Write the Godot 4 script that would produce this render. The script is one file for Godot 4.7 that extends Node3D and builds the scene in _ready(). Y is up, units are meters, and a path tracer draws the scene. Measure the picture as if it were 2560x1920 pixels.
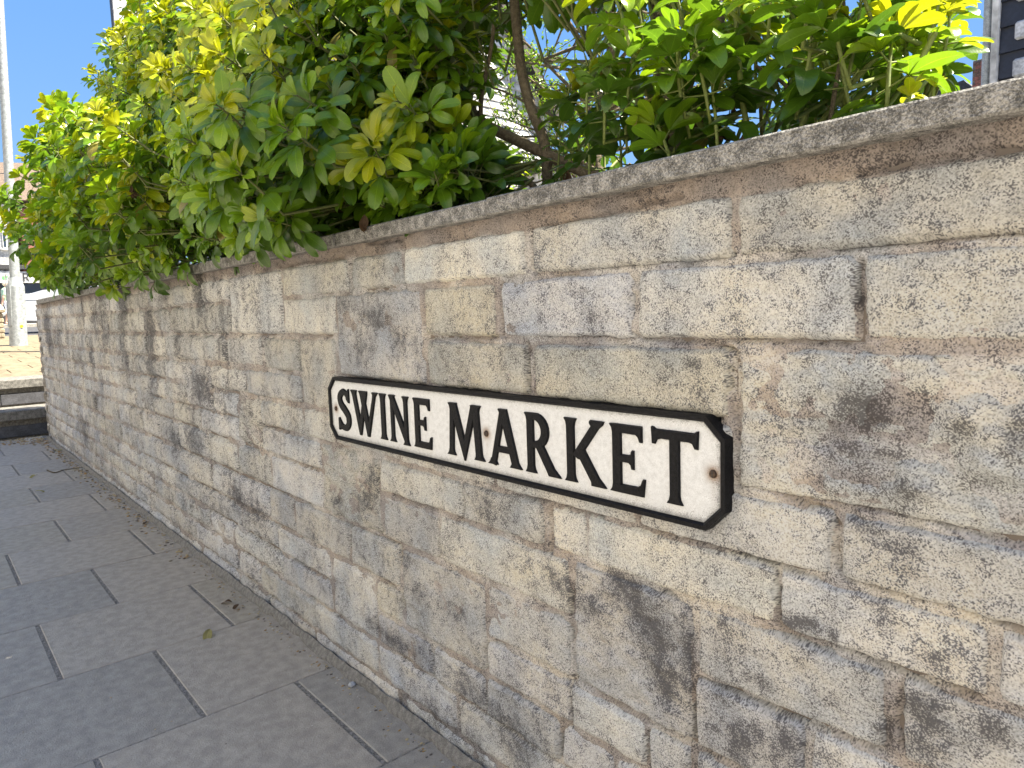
extends Node3D
# A street-name plate on a coursed sandstone garden wall, a yellow-leaved evergreen shrub hanging over its coping.
# x runs from the pavement into the wall, y up, -z along the wall away from the camera. The wall face lies at x = WX.

const WX := 0.727
const EYE := Vector3(0, 0.85, 0)
const FPX := 1740.0
var cam: Camera3D
var rng := RandomNumberGenerator.new()
var nz := FastNoiseLite.new()
var nzc := FastNoiseLite.new()
var names := {}
var M := {}

# ------------------------------------------------------------------ helpers
func ray(px: float, py: float) -> Vector3:
	return cam.basis * Vector3(px - 1280.0, 960.0 - py, -FPX)
func at_x(px: float, py: float, x: float) -> Vector3:
	var d := ray(px, py)
	return EYE + d * (x / d.x)
func at_z(px: float, py: float, z: float) -> Vector3:
	var d := ray(px, py)
	return EYE + d * (z / d.z)
func pix(p: Vector3) -> Vector2:
	var c := cam.basis.inverse() * (p - EYE)
	if c.z > -0.05:
		return Vector2(-9999, -9999)
	return Vector2(1280.0 + FPX * c.x / -c.z, 960.0 - FPX * c.y / -c.z)
func col(l: Array) -> Color:
	return Color(l[0], l[1], l[2]).linear_to_srgb()
func mat(l: Array, rough := 0.8, metal := 0.0) -> StandardMaterial3D:
	var m := StandardMaterial3D.new()
	m.albedo_color = col(l)
	m.roughness = rough
	m.metallic = metal
	return m
func numbered(called: String) -> String:
	var n: int = names.get(called, 0)
	names[called] = n + 1
	return called if n == 0 else "%s_%03d" % [called, n]
func tag(o: Node, label := "", category := "", group := "", kind := "") -> Node:
	for k in [["label", label], ["category", category], ["group", group], ["kind", kind]]:
		if k[1] != "":
			o.set_meta(k[0], k[1])
	return o
func base(called: String, where := Vector3.ZERO, turn := 0.0) -> Node3D:
	var o := Node3D.new()
	o.name = numbered(called)
	add_child(o)
	o.position = where
	o.rotation.y = turn
	return o
func put(mesh: Mesh, called: String, m: Material, parent: Node = null, where := Vector3.ZERO) -> MeshInstance3D:
	var o := MeshInstance3D.new()
	o.mesh = mesh
	o.material_override = m
	o.cast_shadow = GeometryInstance3D.SHADOW_CASTING_SETTING_ON
	if parent == null:
		o.name = numbered(called)
		add_child(o)
	else:
		o.name = called
		parent.add_child(o, true)
	o.position = where
	return o
func st() -> SurfaceTool:
	var s := SurfaceTool.new()
	s.begin(Mesh.PRIMITIVE_TRIANGLES)
	return s
func done(s: SurfaceTool, smooth := true) -> ArrayMesh:
	if not smooth:
		s.deindex()
	s.generate_normals()
	return s.commit()
var uv_box := Rect2()
func tri(s: SurfaceTool, a: Vector3, b: Vector3, c: Vector3) -> void:
	for p in [a, b, c]:
		s.set_smooth_group(-1)
		if uv_box.size.x > 0.0: s.set_uv(Vector2((p.x - uv_box.position.x) / uv_box.size.x, 1.0 - (p.y - uv_box.position.y) / uv_box.size.y))
		s.add_vertex(p)
func quad(s: SurfaceTool, a: Vector3, b: Vector3, c: Vector3, d: Vector3) -> void:
	tri(s, a, b, c)
	tri(s, a, c, d)
# box with small chamfers on all edges, from corner a to corner b
func cbox(s: SurfaceTool, a: Vector3, b: Vector3, ch := 0.004, xf := Transform3D.IDENTITY) -> void:
	var c := (a + b) * 0.5
	var h := (b - a).abs() * 0.5
	var k: float = minf(ch, minf(h.x, minf(h.y, h.z)) * 0.9)
	var P := func(sx: int, sy: int, sz: int, ax: int) -> Vector3:
		var v := Vector3(sx * (h.x - (0.0 if ax == 0 else k)), sy * (h.y - (0.0 if ax == 1 else k)), sz * (h.z - (0.0 if ax == 2 else k)))
		return xf * (c + v)
	for g in [-1, 1]:
		var f := [[P.call(g, -1, -1, 0), P.call(g, -1, 1, 0), P.call(g, 1, 1, 0), P.call(g, 1, -1, 0)],
			[P.call(-1, g, -1, 1), P.call(1, g, -1, 1), P.call(1, g, 1, 1), P.call(-1, g, 1, 1)],
			[P.call(-1, -1, g, 2), P.call(-1, 1, g, 2), P.call(1, 1, g, 2), P.call(1, -1, g, 2)]]
		for q in f:
			if g == 1: quad(s, q[0], q[3], q[2], q[1])
			else: quad(s, q[0], q[1], q[2], q[3])
	for i in [-1, 1]:
		for j in [-1, 1]:
			var e := [[P.call(i, j, -1, 0), P.call(i, j, 1, 0), P.call(i, j, 1, 1), P.call(i, j, -1, 1)],
				[P.call(i, -1, j, 2), P.call(i, 1, j, 2), P.call(i, 1, j, 0), P.call(i, -1, j, 0)],
				[P.call(-1, i, j, 1), P.call(1, i, j, 1), P.call(1, i, j, 2), P.call(-1, i, j, 2)]]
			for q in e:
				if i * j > 0: quad(s, q[0], q[1], q[2], q[3])
				else: quad(s, q[0], q[3], q[2], q[1])
			for l in [-1, 1]:
				var t := [P.call(i, j, l, 0), P.call(i, j, l, 1), P.call(i, j, l, 2)]
				if i * j * l > 0: tri(s, t[0], t[2], t[1])
				else: tri(s, t[0], t[1], t[2])
func cboxm(a: Vector3, b: Vector3, ch := 0.004) -> ArrayMesh:
	var s := st()
	cbox(s, a, b, ch)
	return done(s)
# a tube along points with radii; roughness wobbles the bark
func tube(s: SurfaceTool, pts: Array, radii: Array, n := 8, wob := 0.0, closed := true) -> void:
	var rings := []
	var up := Vector3(0.31, 0.2, 0.93)
	for i in pts.size():
		var d: Vector3 = (pts[mini(i + 1, pts.size() - 1)] - pts[maxi(i - 1, 0)]).normalized()
		var u := d.cross(up).normalized()
		if u.length() < 0.1: u = d.cross(Vector3.UP).normalized()
		var v := d.cross(u)
		up = u.cross(d)
		var ring := []
		for k in n:
			var a := TAU * k / n
			var r: float = radii[i] * (1.0 + wob * nz.get_noise_3d(i * 31.0, k * 47.0, pts[0].x * 900.0))
			ring.append(pts[i] + (u * cos(a) + v * sin(a)) * r)
		rings.append(ring)
	s.set_smooth_group(0)
	for i in rings.size() - 1:
		for k in n:
			var k2 := (k + 1) % n
			for p in [rings[i][k], rings[i][k2], rings[i + 1][k2], rings[i][k], rings[i + 1][k2], rings[i + 1][k]]:
				s.set_smooth_group(0)
				s.add_vertex(p)
	if closed:
		for k in range(1, n - 1):
			tri(s, rings[0][0], rings[0][k + 1], rings[0][k])
			tri(s, rings[-1][0], rings[-1][k], rings[-1][k + 1])
func smooth_path(p: Array, sub := 5) -> Array:
	var out := []
	for i in p.size() - 1:
		var a: Vector3 = p[maxi(i - 1, 0)]
		var d: Vector3 = p[mini(i + 2, p.size() - 1)]
		for k in sub:
			out.append((p[i] as Vector3).cubic_interpolate(p[i + 1], a, d, float(k) / sub))
	out.append(p[-1])
	return out
func ramp(a: float, b: float, n: int) -> Array:
	var r := []
	for i in n: r.append(lerpf(a, b, float(i) / maxi(1, n - 1)))
	return r
# polygon in xy (counter-clockwise) raised from z0 to z1, its sides sloping out by "flare"
func extrude(s: SurfaceTool, poly: PackedVector2Array, z0: float, z1: float, flare := 0.0, back := false) -> void:
	if Geometry2D.is_polygon_clockwise(poly):
		poly = poly.duplicate()
		poly.reverse()
	var n := poly.size()
	var low := []
	for i in n:
		var e1 := (poly[i] - poly[(i + n - 1) % n]).normalized()
		var e2 := (poly[(i + 1) % n] - poly[i]).normalized()
		var o := (Vector2(e1.y, -e1.x) + Vector2(e2.y, -e2.x)).normalized()
		low.append(poly[i] + o * flare)
	var t := Geometry2D.triangulate_polygon(poly)
	for i in range(0, t.size(), 3):
		var a := poly[t[i]]; var b := poly[t[i + 1]]; var c := poly[t[i + 2]]
		if (b - a).cross(c - a) > 0:
			var w := b; b = c; c = w
		tri(s, Vector3(a.x, a.y, z1), Vector3(b.x, b.y, z1), Vector3(c.x, c.y, z1))
		if back: tri(s, Vector3(a.x, a.y, z0), Vector3(c.x, c.y, z0), Vector3(b.x, b.y, z0))
	for i in n:
		var j := (i + 1) % n
		quad(s, Vector3(poly[i].x, poly[i].y, z1), Vector3(poly[j].x, poly[j].y, z1), Vector3(low[j].x, low[j].y, z0), Vector3(low[i].x, low[i].y, z0))
func noise_bytes(w: int, h: int, freq: float, seed_: int, octaves := 3, kind := FastNoiseLite.TYPE_SIMPLEX_SMOOTH) -> PackedByteArray:
	var f := FastNoiseLite.new()
	f.noise_type = kind
	f.seed = seed_
	f.frequency = freq
	f.fractal_octaves = octaves
	return f.get_image(w, h, false, false, true).get_data()
func tex(img: Image) -> ImageTexture:
	img.generate_mipmaps()
	return ImageTexture.create_from_image(img)
# tiling grain: colour multiplier and relief
func grain_tex(size: int, seed_: int, f1: float, f2: float, lo: float, hi: float, white := 0.0) -> ImageTexture:
	var f := FastNoiseLite.new()
	f.seed = seed_
	f.fractal_octaves = 4
	f.frequency = f1
	var a := f.get_seamless_image(size, size).get_data()
	f.frequency = f2
	f.seed = seed_ + 7
	var b := f.get_seamless_image(size, size).get_data()
	var out := PackedByteArray()
	out.resize(size * size)
	var r := RandomNumberGenerator.new()
	r.seed = seed_
	for i in size * size:
		var v := (a[i] * 0.5 + b[i] * 0.5) / 255.0
		v = clampf((v - 0.5) * 1.8 + 0.5 + (r.randf() - 0.5) * white, 0, 1)
		out[i] = int(lerpf(lo, hi, v) * 255.0)
	return tex(Image.create_from_data(size, size, false, Image.FORMAT_L8, out))
func tri_mat(l: Array, rough: float, t: Texture2D, scale: float, bump: Texture2D = null, bcm := 0.0) -> StandardMaterial3D:
	var m := mat(l, rough)
	m.albedo_texture = t
	m.uv1_triplanar = true
	m.uv1_world_triplanar = true
	m.uv1_scale = Vector3.ONE * scale
	if bump:
		m.heightmap_enabled = true
		m.heightmap_texture = bump
		m.heightmap_scale = bcm
	return m

# ------------------------------------------------------------------ the wall
const COURSES := [[0.972, 0.905], [0.896, 0.810], [0.798, 0.716], [0.705, 0.634], [0.624, 0.555], [0.547, 0.480], [0.471, 0.381], [0.371, 0.282], [0.272, 0.206], [0.197, 0.130], [0.121, 0.050], [0.041, -0.03]]
# along the wall from-to, first and last course, roughness of the face in mm, tone (0 grey .. 1 buff)
const STONES := [[-0.15, 0.4385, 2, 3, 9, 0.5], [1.1, 1.437, 1, 2, 4, 0.2], [1.455, 1.64, 2, 3, 4, 0.6], [1.73, 2.1, 0, 1, 3, 0.2], [1.287, 1.552, 5, 6, 9, 0.7], [0.937, 1.204, 7, 8, 5, 0.45], [0.506, 0.71, 6, 7, 6, 0.35], [1.327, 1.531, 8, 9, 5, 0.4], [1.93, 2.11, 4, 5, 9, 0.75], [2.34, 2.6, 3, 4, 7, 0.2], [3.1, 3.36, 4, 5, 7, 0.3],
	[-0.05, 0.439, 0, 0, 5, 0.6], [0.45, 0.786, 0, 0, 4, 0.4], [0.806, 1.146, 0, 0, 3, 0.6], [1.158, 1.355, 0, 0, 3, 0.4], [1.376, 1.712, 0, 0, 3, 0.5], [2.11, 2.365, 0, 0, 3, 0.3], [2.378, 3.03, 0, 0, 4, 0.4], [3.045, 3.41, 0, 0, 3, 0.5],
	[-0.1, 0.299, 1, 1, 4, 0.4], [0.309, 0.584, 1, 1, 3, 0.4], [0.599, 0.863, 1, 1, 4, 0.1], [0.882, 1.085, 1, 1, 2, 0.95], [1.443, 1.722, 1, 1, 3, 0.4], [2.11, 2.74, 1, 1, 4, 0.4], [2.755, 3.12, 1, 1, 4, 0.5], [3.13, 3.39, 1, 1, 3, 0.5],
	[0.454, 0.786, 2, 2, 3, 0.95], [0.811, 1.082, 2, 2, 3, 0.8], [1.657, 1.862, 2, 2, 3, 0.5], [1.887, 2.165, 2, 2, 3, 0.4], [2.178, 2.835, 2, 2, 4, 0.4], [2.848, 3.1, 2, 2, 3, 0.4],
	[0.45, 0.8, 3, 3, 3, 0.5], [0.81, 1.1, 3, 3, 3, 0.5], [1.11, 1.44, 3, 3, 3, 0.5], [1.662, 2.015, 3, 3, 3, 0.3], [2.027, 2.33, 3, 3, 3, 0.4], [2.612, 2.85, 3, 3, 3, 0.4],
	[-0.1, 0.318, 4, 4, 3, 0.3], [0.329, 0.586, 4, 4, 3, 0.3], [0.6, 0.89, 4, 4, 3, 0.5], [0.9, 1.19, 4, 4, 3, 0.5], [1.2, 1.475, 4, 4, 3, 0.5], [1.487, 1.634, 4, 4, 2, 0.7], [1.65, 1.917, 4, 4, 3, 0.5], [2.12, 2.33, 4, 4, 3, 0.2],
	[-0.1, 0.171, 5, 5, 3, 0.3], [0.183, 0.384, 5, 5, 3, 0.35], [0.392, 0.682, 5, 5, 3, 0.7], [0.688, 0.759, 5, 5, 2, 0.6], [0.78, 0.986, 5, 5, 4, 0.6], [0.994, 1.276, 5, 5, 3, 0.6], [1.563, 1.92, 5, 5, 3, 0.3],
	[-0.1, 0.2525, 6, 6, 4, 0.35], [0.271, 0.495, 6, 6, 4, 0.4], [0.725, 1.062, 6, 6, 4, 0.6], [1.071, 1.276, 6, 6, 4, 0.5], [1.565, 1.868, 6, 6, 2, 0.3], [1.88, 2.13, 6, 6, 3, 0.5], [2.142, 2.42, 6, 6, 3, 0.5],
	[-0.1, 0.345, 7, 7, 4, 0.35], [0.356, 0.497, 7, 7, 3, 0.3], [0.727, 0.927, 7, 7, 4, 0.4], [1.221, 1.423, 7, 7, 3, 0.4], [1.442, 1.732, 7, 7, 3, 0.4], [1.747, 1.9, 7, 7, 3, 0.4], [1.912, 2.15, 7, 7, 4, 0.2], [2.16, 2.4, 7, 7, 3, 0.4],
	[0.3, 0.496, 8, 8, 3, 0.3], [0.509, 0.575, 8, 8, 3, 0.3], [0.583, 0.723, 8, 8, 3, 0.5], [0.729, 0.93, 8, 8, 3, 0.3], [1.22, 1.314, 8, 8, 3, 0.9], [1.545, 1.86, 8, 8, 3, 0.4],
	[0.64, 0.745, 9, 9, 3, 0.3], [0.756, 0.935, 9, 9, 4, 0.2], [0.942, 1.102, 9, 9, 4, 0.3], [1.117, 1.318, 9, 9, 5, 0.2], [1.545, 1.83, 9, 9, 3, 0.3]]
const NEAR_S0 := -0.05
const NEAR_S1 := 2.0
const FAR_S0 := 1.6
const FAR_S1 := 6.5
const TEX_TOP := 1.03
const TEX_H := 1.1
# black lichen and soot seen on the photograph: pixel, reach across and down in pixels, strength
const BLOBS := [[2150, 1000, 70, 50, 0.8], [2185, 1050, 60, 30, 0.7], [2400, 1065, 45, 25, 0.8], [2330, 1010, 60, 40, 0.4], [2540, 1090, 40, 70, 0.7], [2200, 1140, 80, 20, 0.4], [2270, 1225, 70, 30, 0.35], [2470, 1210, 60, 25, 0.5], [2170, 1320, 40, 22, 0.6], [2260, 1370, 50, 25, 0.5], [2420, 1380, 30, 25, 0.5], [2280, 1430, 30, 20, 0.55],
	[1590, 1490, 80, 50, 0.75], [1640, 1575, 50, 40, 0.95], [1555, 1450, 40, 20, 0.7], [1655, 1660, 45, 50, 0.8], [1665, 1730, 35, 50, 0.8], [1720, 1640, 14, 120, 0.7], [1480, 1510, 30, 25, 0.5], [1850, 1830, 25, 30, 0.7], [1900, 1830, 25, 25, 0.6], [1850, 1880, 25, 30, 0.6], [1900, 1700, 30, 20, 0.5], [1800, 1580, 60, 60, 0.3],
	[1975, 1555, 35, 25, 0.8], [2025, 1560, 30, 18, 0.9], [2085, 1590, 14, 35, 0.7], [2200, 1515, 25, 22, 0.6], [2240, 1560, 40, 30, 0.4], [2320, 1640, 50, 30, 0.45], [2080, 1755, 30, 18, 0.5], [1930, 1720, 30, 30, 0.5], [2290, 1755, 28, 25, 0.8], [2330, 1755, 30, 25, 0.7], [2310, 1795, 60, 30, 0.8], [2490, 1830, 50, 38, 0.8], [2300, 1870, 60, 40, 0.7], [2380, 1850, 60, 40, 0.4], [2220, 1840, 22, 60, 0.6], [1980, 1855, 30, 40, 0.6], [2080, 1900, 40, 25, 0.6],
	[925, 1195, 22, 35, 0.6], [925, 1250, 20, 30, 0.75], [845, 1250, 18, 22, 0.6], [1220, 1250, 50, 40, 0.35], [1240, 1300, 40, 30, 0.35], [1130, 1530, 45, 40, 0.65], [1055, 1478, 22, 30, 0.7], [985, 1600, 30, 22, 0.95], [930, 1555, 20, 30, 0.7], [1180, 1720, 60, 40, 0.5], [1100, 1790, 60, 40, 0.45], [1290, 1840, 60, 60, 0.7], [1420, 1500, 25, 40, 0.35], [1390, 1450, 25, 30, 0.5], [1020, 1400, 30, 20, 0.3],
	[650, 1285, 22, 30, 0.85], [590, 1240, 24, 26, 0.7], [492, 1105, 26, 40, 0.75], [440, 1105, 16, 30, 0.6], [500, 950, 26, 30, 0.8], [505, 985, 24, 24, 0.7], [445, 880, 12, 60, 0.4], [930, 790, 30, 20, 0.55], [945, 812, 14, 10, 0.8], [900, 880, 30, 50, 0.45], [1000, 850, 30, 40, 0.35], [870, 760, 30, 20, 0.4], [1480, 790, 60, 40, 0.3], [1460, 730, 40, 14, 0.4], [1740, 910, 24, 16, 0.6], [2540, 520, 20, 60, 0.6], [2145, 745, 10, 38, 0.8],
	[305, 760, 10, 55, 0.8], [312, 880, 9, 60, 0.7], [375, 800, 11, 35, 0.95], [378, 860, 13, 45, 0.9], [382, 930, 9, 60, 0.5], [235, 800, 8, 40, 0.7], [258, 800, 12, 50, 0.45], [262, 850, 9, 30, 0.5], [118, 815, 7, 40, 0.8], [124, 850, 8, 40, 0.8], [148, 850, 10, 40, 0.45], [195, 895, 14, 24, 0.5], [232, 900, 4, 60, 0.6], [495, 720, 12, 60, 0.5], [500, 790, 10, 50, 0.35], [405, 745, 14, 18, 0.5], [560, 790, 8, 30, 0.4], [555, 870, 8, 40, 0.55], [240, 1000, 9, 22, 0.6], [205, 1060, 14, 30, 0.6], [215, 1090, 8, 22, 0.6], [560, 1180, 40, 20, 0.2]]
# open cracks where mortar has parted from the stone, in photograph pixels
const CRACKS := [[1850, 1206, 1965, 1230, 2080, 1252, 2300, 1290, 2570, 1339], [2105, 1439, 2300, 1490, 2570, 1558], [1965, 1235, 2065, 1285, 2088, 1320, 2093, 1420, 2110, 1440], [1950, 1567, 2050, 1593, 2250, 1677, 2440, 1738], [1375, 1240, 1372, 1310, 1378, 1380, 1365, 1388], [1425, 1480, 1425, 1560, 1433, 1620, 1444, 1692, 1427, 1705, 1428, 1790, 1424, 1835, 1421, 1920], [1401, 671, 1540, 660, 1636, 651, 1827, 633], [1350, 833, 1520, 833, 1640, 845, 1757, 850, 1830, 876, 1844, 920], [1061, 844, 1245, 842], [640, 1215, 690, 1228, 740, 1260, 810, 1290, 880, 1320, 1000, 1372], [420, 1180, 480, 1215, 580, 1260], [560, 1180, 640, 1212], [340, 850, 350, 930, 375, 962, 380, 1000], [700, 668, 760, 652, 850, 643, 857, 636], [915, 606, 1003, 596, 1008, 620, 1009, 725], [1410, 560, 1480, 546, 1520, 536, 1640, 502, 1700, 492], [2150, 430, 2280, 405, 2430, 385, 2446, 370, 2540, 376], [1010, 1020, 1010, 940], [873, 655, 876, 725], [1316, 860, 1318, 980], [1830, 900, 1832, 1040], [1250, 710, 1254, 838], [2146, 660, 2148, 850], [1745, 1700, 1900, 1760, 2205, 1882], [1445, 1700, 1600, 1792, 1735, 1858, 1840, 1916], [700, 740, 704, 832], [745, 850, 749, 1000]]
var wall_near: StandardMaterial3D
var wall_far: StandardMaterial3D
var mortar_near: StandardMaterial3D
var mortar_far: StandardMaterial3D

func wall_tex(w: int, h: int, s0: float, s1: float, seed_: int, fx: float) -> Array:
	var lw := 256
	var lh := 160
	var low := PackedByteArray()
	low.resize(lw * lh)
	var acc := PackedFloat32Array()
	acc.resize(lw * lh)
	for b in BLOBS:
		var c := at_x(b[0], b[1], WX)
		var e := at_x(b[0] + b[2], b[1], WX)
		var g := at_x(b[0], b[1] + b[3], WX)
		var rs := absf(c.z - e.z)
		var ry := absf(c.y - g.y)
		for j in range(maxi(0, int((TEX_TOP - c.y - 2 * ry) / TEX_H * lh)), mini(lh, int((TEX_TOP - c.y + 2 * ry) / TEX_H * lh) + 1)):
			for i in range(maxi(0, int((-c.z - 2 * rs - s0) / (s1 - s0) * lw)), mini(lw, int((-c.z + 2 * rs - s0) / (s1 - s0) * lw) + 1)):
				var ds := (s0 + (i + 0.5) / lw * (s1 - s0) + c.z) / rs
				var dy := (TEX_TOP - (j + 0.5) / lh * TEX_H - c.y) / ry
				acc[j * lw + i] += b[4] * exp(-(ds * ds + dy * dy) * 1.1)
	for j in lh:
		for i in lw:
			var s := s0 + (i + 0.5) / lw * (s1 - s0)
			var y := TEX_TOP - (j + 0.5) / lh * TEX_H
			var v := acc[j * lw + i] * 0.80 + 0.285 + 0.26 * nz.get_noise_2d(s * 460.0, y * 460.0) + 0.24 * nz.get_noise_2d(s * 1500.0 + 900, y * 700.0) + 0.06
			# rain streaks that run down from the coping
			v += 0.55 * maxf(0.0, nz.get_noise_2d(s * 2300.0 + 333, y * 130.0)) * smoothstep(0.30, 0.92, y) * smoothstep(1.2, 2.2, s)
			low[j * lw + i] = int(clampf(v, 0, 1) * 255)
	var im := Image.create_from_data(lw, lh, false, Image.FORMAT_L8, low)
	im.resize(w, h, Image.INTERPOLATE_CUBIC)
	var mask := im.get_data()
	var fine := noise_bytes(w, h, 0.30 * fx, seed_, 2)
	var mid := noise_bytes(w, h, 0.045 * fx, seed_ + 1, 4)
	var soft := noise_bytes(w, h, 0.006 * fx, seed_ + 2, 3)
	var out := PackedByteArray()
	out.resize(w * h * 3)
	var bump := PackedByteArray()
	bump.resize(w * h)
	var r := RandomNumberGenerator.new()
	r.seed = seed_
	var lut := PackedFloat32Array()
	lut.resize(1024)
	for i in 1024:
		lut[i] = pow(i / 1023.0, 1.0 / 2.2) * 255.0
	for i in w * h:
		var f := fine[i] / 255.0
		var g := mid[i] / 255.0
		var o := soft[i] / 255.0
		var k := r.randf()
		var d := (mask[i] / 255.0) * 1.55 + (f - 0.5) * 1.9 + (g - 0.5) * 1.5 + (k - 0.5) * 1.3 - 0.82
		d = clampf(d * 3.0, 0.0, 1.0)
		d = d * d * (3.0 - 2.0 * d) * 0.93
		var v := 0.96 + (f - 0.5) * 0.46 + (g - 0.5) * 0.62 + (k - 0.5) * 0.38 + (o - 0.5) * 0.34
		v *= 1.0 - 0.34 * clampf((0.40 - f) * 6.0, 0.0, 1.0)
		if k > 0.985: v += 0.16
		var warm := (o - 0.5) * 0.16
		v = v * (1.0 - d) + 0.105 * d * (0.7 + 0.6 * k)
		out[i * 3] = int(lut[clampi(int(v * (1.0 + warm * (1 - d)) * 1023), 0, 1023)])
		out[i * 3 + 1] = int(lut[clampi(int(v * 1023), 0, 1023)])
		out[i * 3 + 2] = int(lut[clampi(int(v * (1.0 - warm * 1.6 * (1 - d) + 0.12 * d) * 1023), 0, 1023)])
		bump[i] = clampi(int(fine[i] * 0.22 + mid[i] * 0.72 + k * 14.0), 0, 255)
	return [tex(Image.create_from_data(w, h, false, Image.FORMAT_RGB8, out)), tex(Image.create_from_data(w, h, false, Image.FORMAT_L8, bump))]
func wall_mat(t: Array, l: Array, cm: float) -> StandardMaterial3D:
	var m := mat(l, 0.93)
	m.albedo_texture = t[0]
	m.vertex_color_use_as_albedo = true
	m.heightmap_enabled = true
	m.heightmap_texture = t[1]
	m.heightmap_scale = cm
	return m
func wall_uv(s: float, y: float, near: bool) -> Vector2:
	return Vector2((s - NEAR_S0) / (NEAR_S1 - NEAR_S0) if near else (s - FAR_S0) / (FAR_S1 - FAR_S0), (TEX_TOP - y) / TEX_H)
func grid_mesh(nu: int, nv: int, pos: PackedVector3Array, uv: PackedVector2Array, color: Color, many := PackedColorArray()) -> ArrayMesh:
	var s := st()
	s.set_smooth_group(0)
	for i in pos.size():
		s.set_color(color if many.is_empty() else many[i])
		s.set_uv(uv[i])
		s.add_vertex(pos[i])
	for j in nv:
		for i in nu:
			var a := j * (nu + 1) + i
			for k in [a + 1, a, a + nu + 1, a + 1, a + nu + 1, a + nu + 2]:
				s.add_index(k)
	s.generate_normals()
	s.generate_tangents()
	return s.commit()
# one dressed stone: a rounded, uneven face whose margins sink behind the mortar
func stone_mesh(s0: float, s1: float, yt: float, yb: float, proud: float, rough: float, key: float, color: Color, cell: float, near: bool) -> ArrayMesh:
	var nu := clampi(int(ceil((s1 - s0) / cell)), 4, 90) + 2
	var nv := clampi(int(ceil((yt - yb) / cell)), 3, 40) + 2
	var pos := PackedVector3Array()
	var uv := PackedVector2Array()
	for j in nv + 1:
		for i in nu + 1:
			var u := clampf((i - 1.0) / (nu - 2.0), 0, 1)
			var v := clampf((j - 1.0) / (nv - 2.0), 0, 1)
			var s := lerpf(s0, s1, u)
			var y := lerpf(yt, yb, v)
			var es := minf(s - s0, s1 - s)
			var ey := minf(yt - y, y - yb)
			var r := 0.011
			var e := minf(es, ey)
			if es < r and ey < r:
				e = r - Vector2(r - es, r - ey).length()
			e += 0.0035 * nz.get_noise_3d(s * 3000, y * 3000, key)
			var fall := 1.0 - smoothstep(-0.001, 0.0045, e)
			var rel := nz.get_noise_3d(s * 900, y * 1200, key) * 1.1 + nz.get_noise_3d(s * 2600, y * 3000, key + 50) * 0.55 + nz.get_noise_3d(s * 7000, y * 7500, key + 90) * 0.22
			if rough > 0.006:
				rel += absf(nz.get_noise_3d(s * 1300 + y * 900, y * 1900, key + 20)) * 1.5 - 0.4
			rel += 0.9 * (nzc.get_noise_3d(s * 1500, y * 1900, key) + 0.45) + 0.35 * nzc.get_noise_3d(s * 5200 + 40, y * 5200, key)
			var d := proud + rough * rel - 0.014 * fall
			if s > 0.24 and s < 1.50 and y > 0.55 and y < 0.735: d = minf(d, 0.0035 + maxf(0.0, 0.43 - s) * 0.06)
			if i == 0 or j == 0 or i == nu or j == nv:
				d = -0.06
			s += 0.003 * nz.get_noise_3d(y * 2500, s * 2500, key + 7)
			y += 0.0025 * nz.get_noise_3d(s * 2200, y * 2200, key + 17)
			pos.append(Vector3(WX - d, y, -s))
			uv.append(wall_uv(s, y, near))
	# columns run from s0 (right as seen) to s1 (left)
	return grid_mesh(nu, nv, pos, uv, color)
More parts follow.
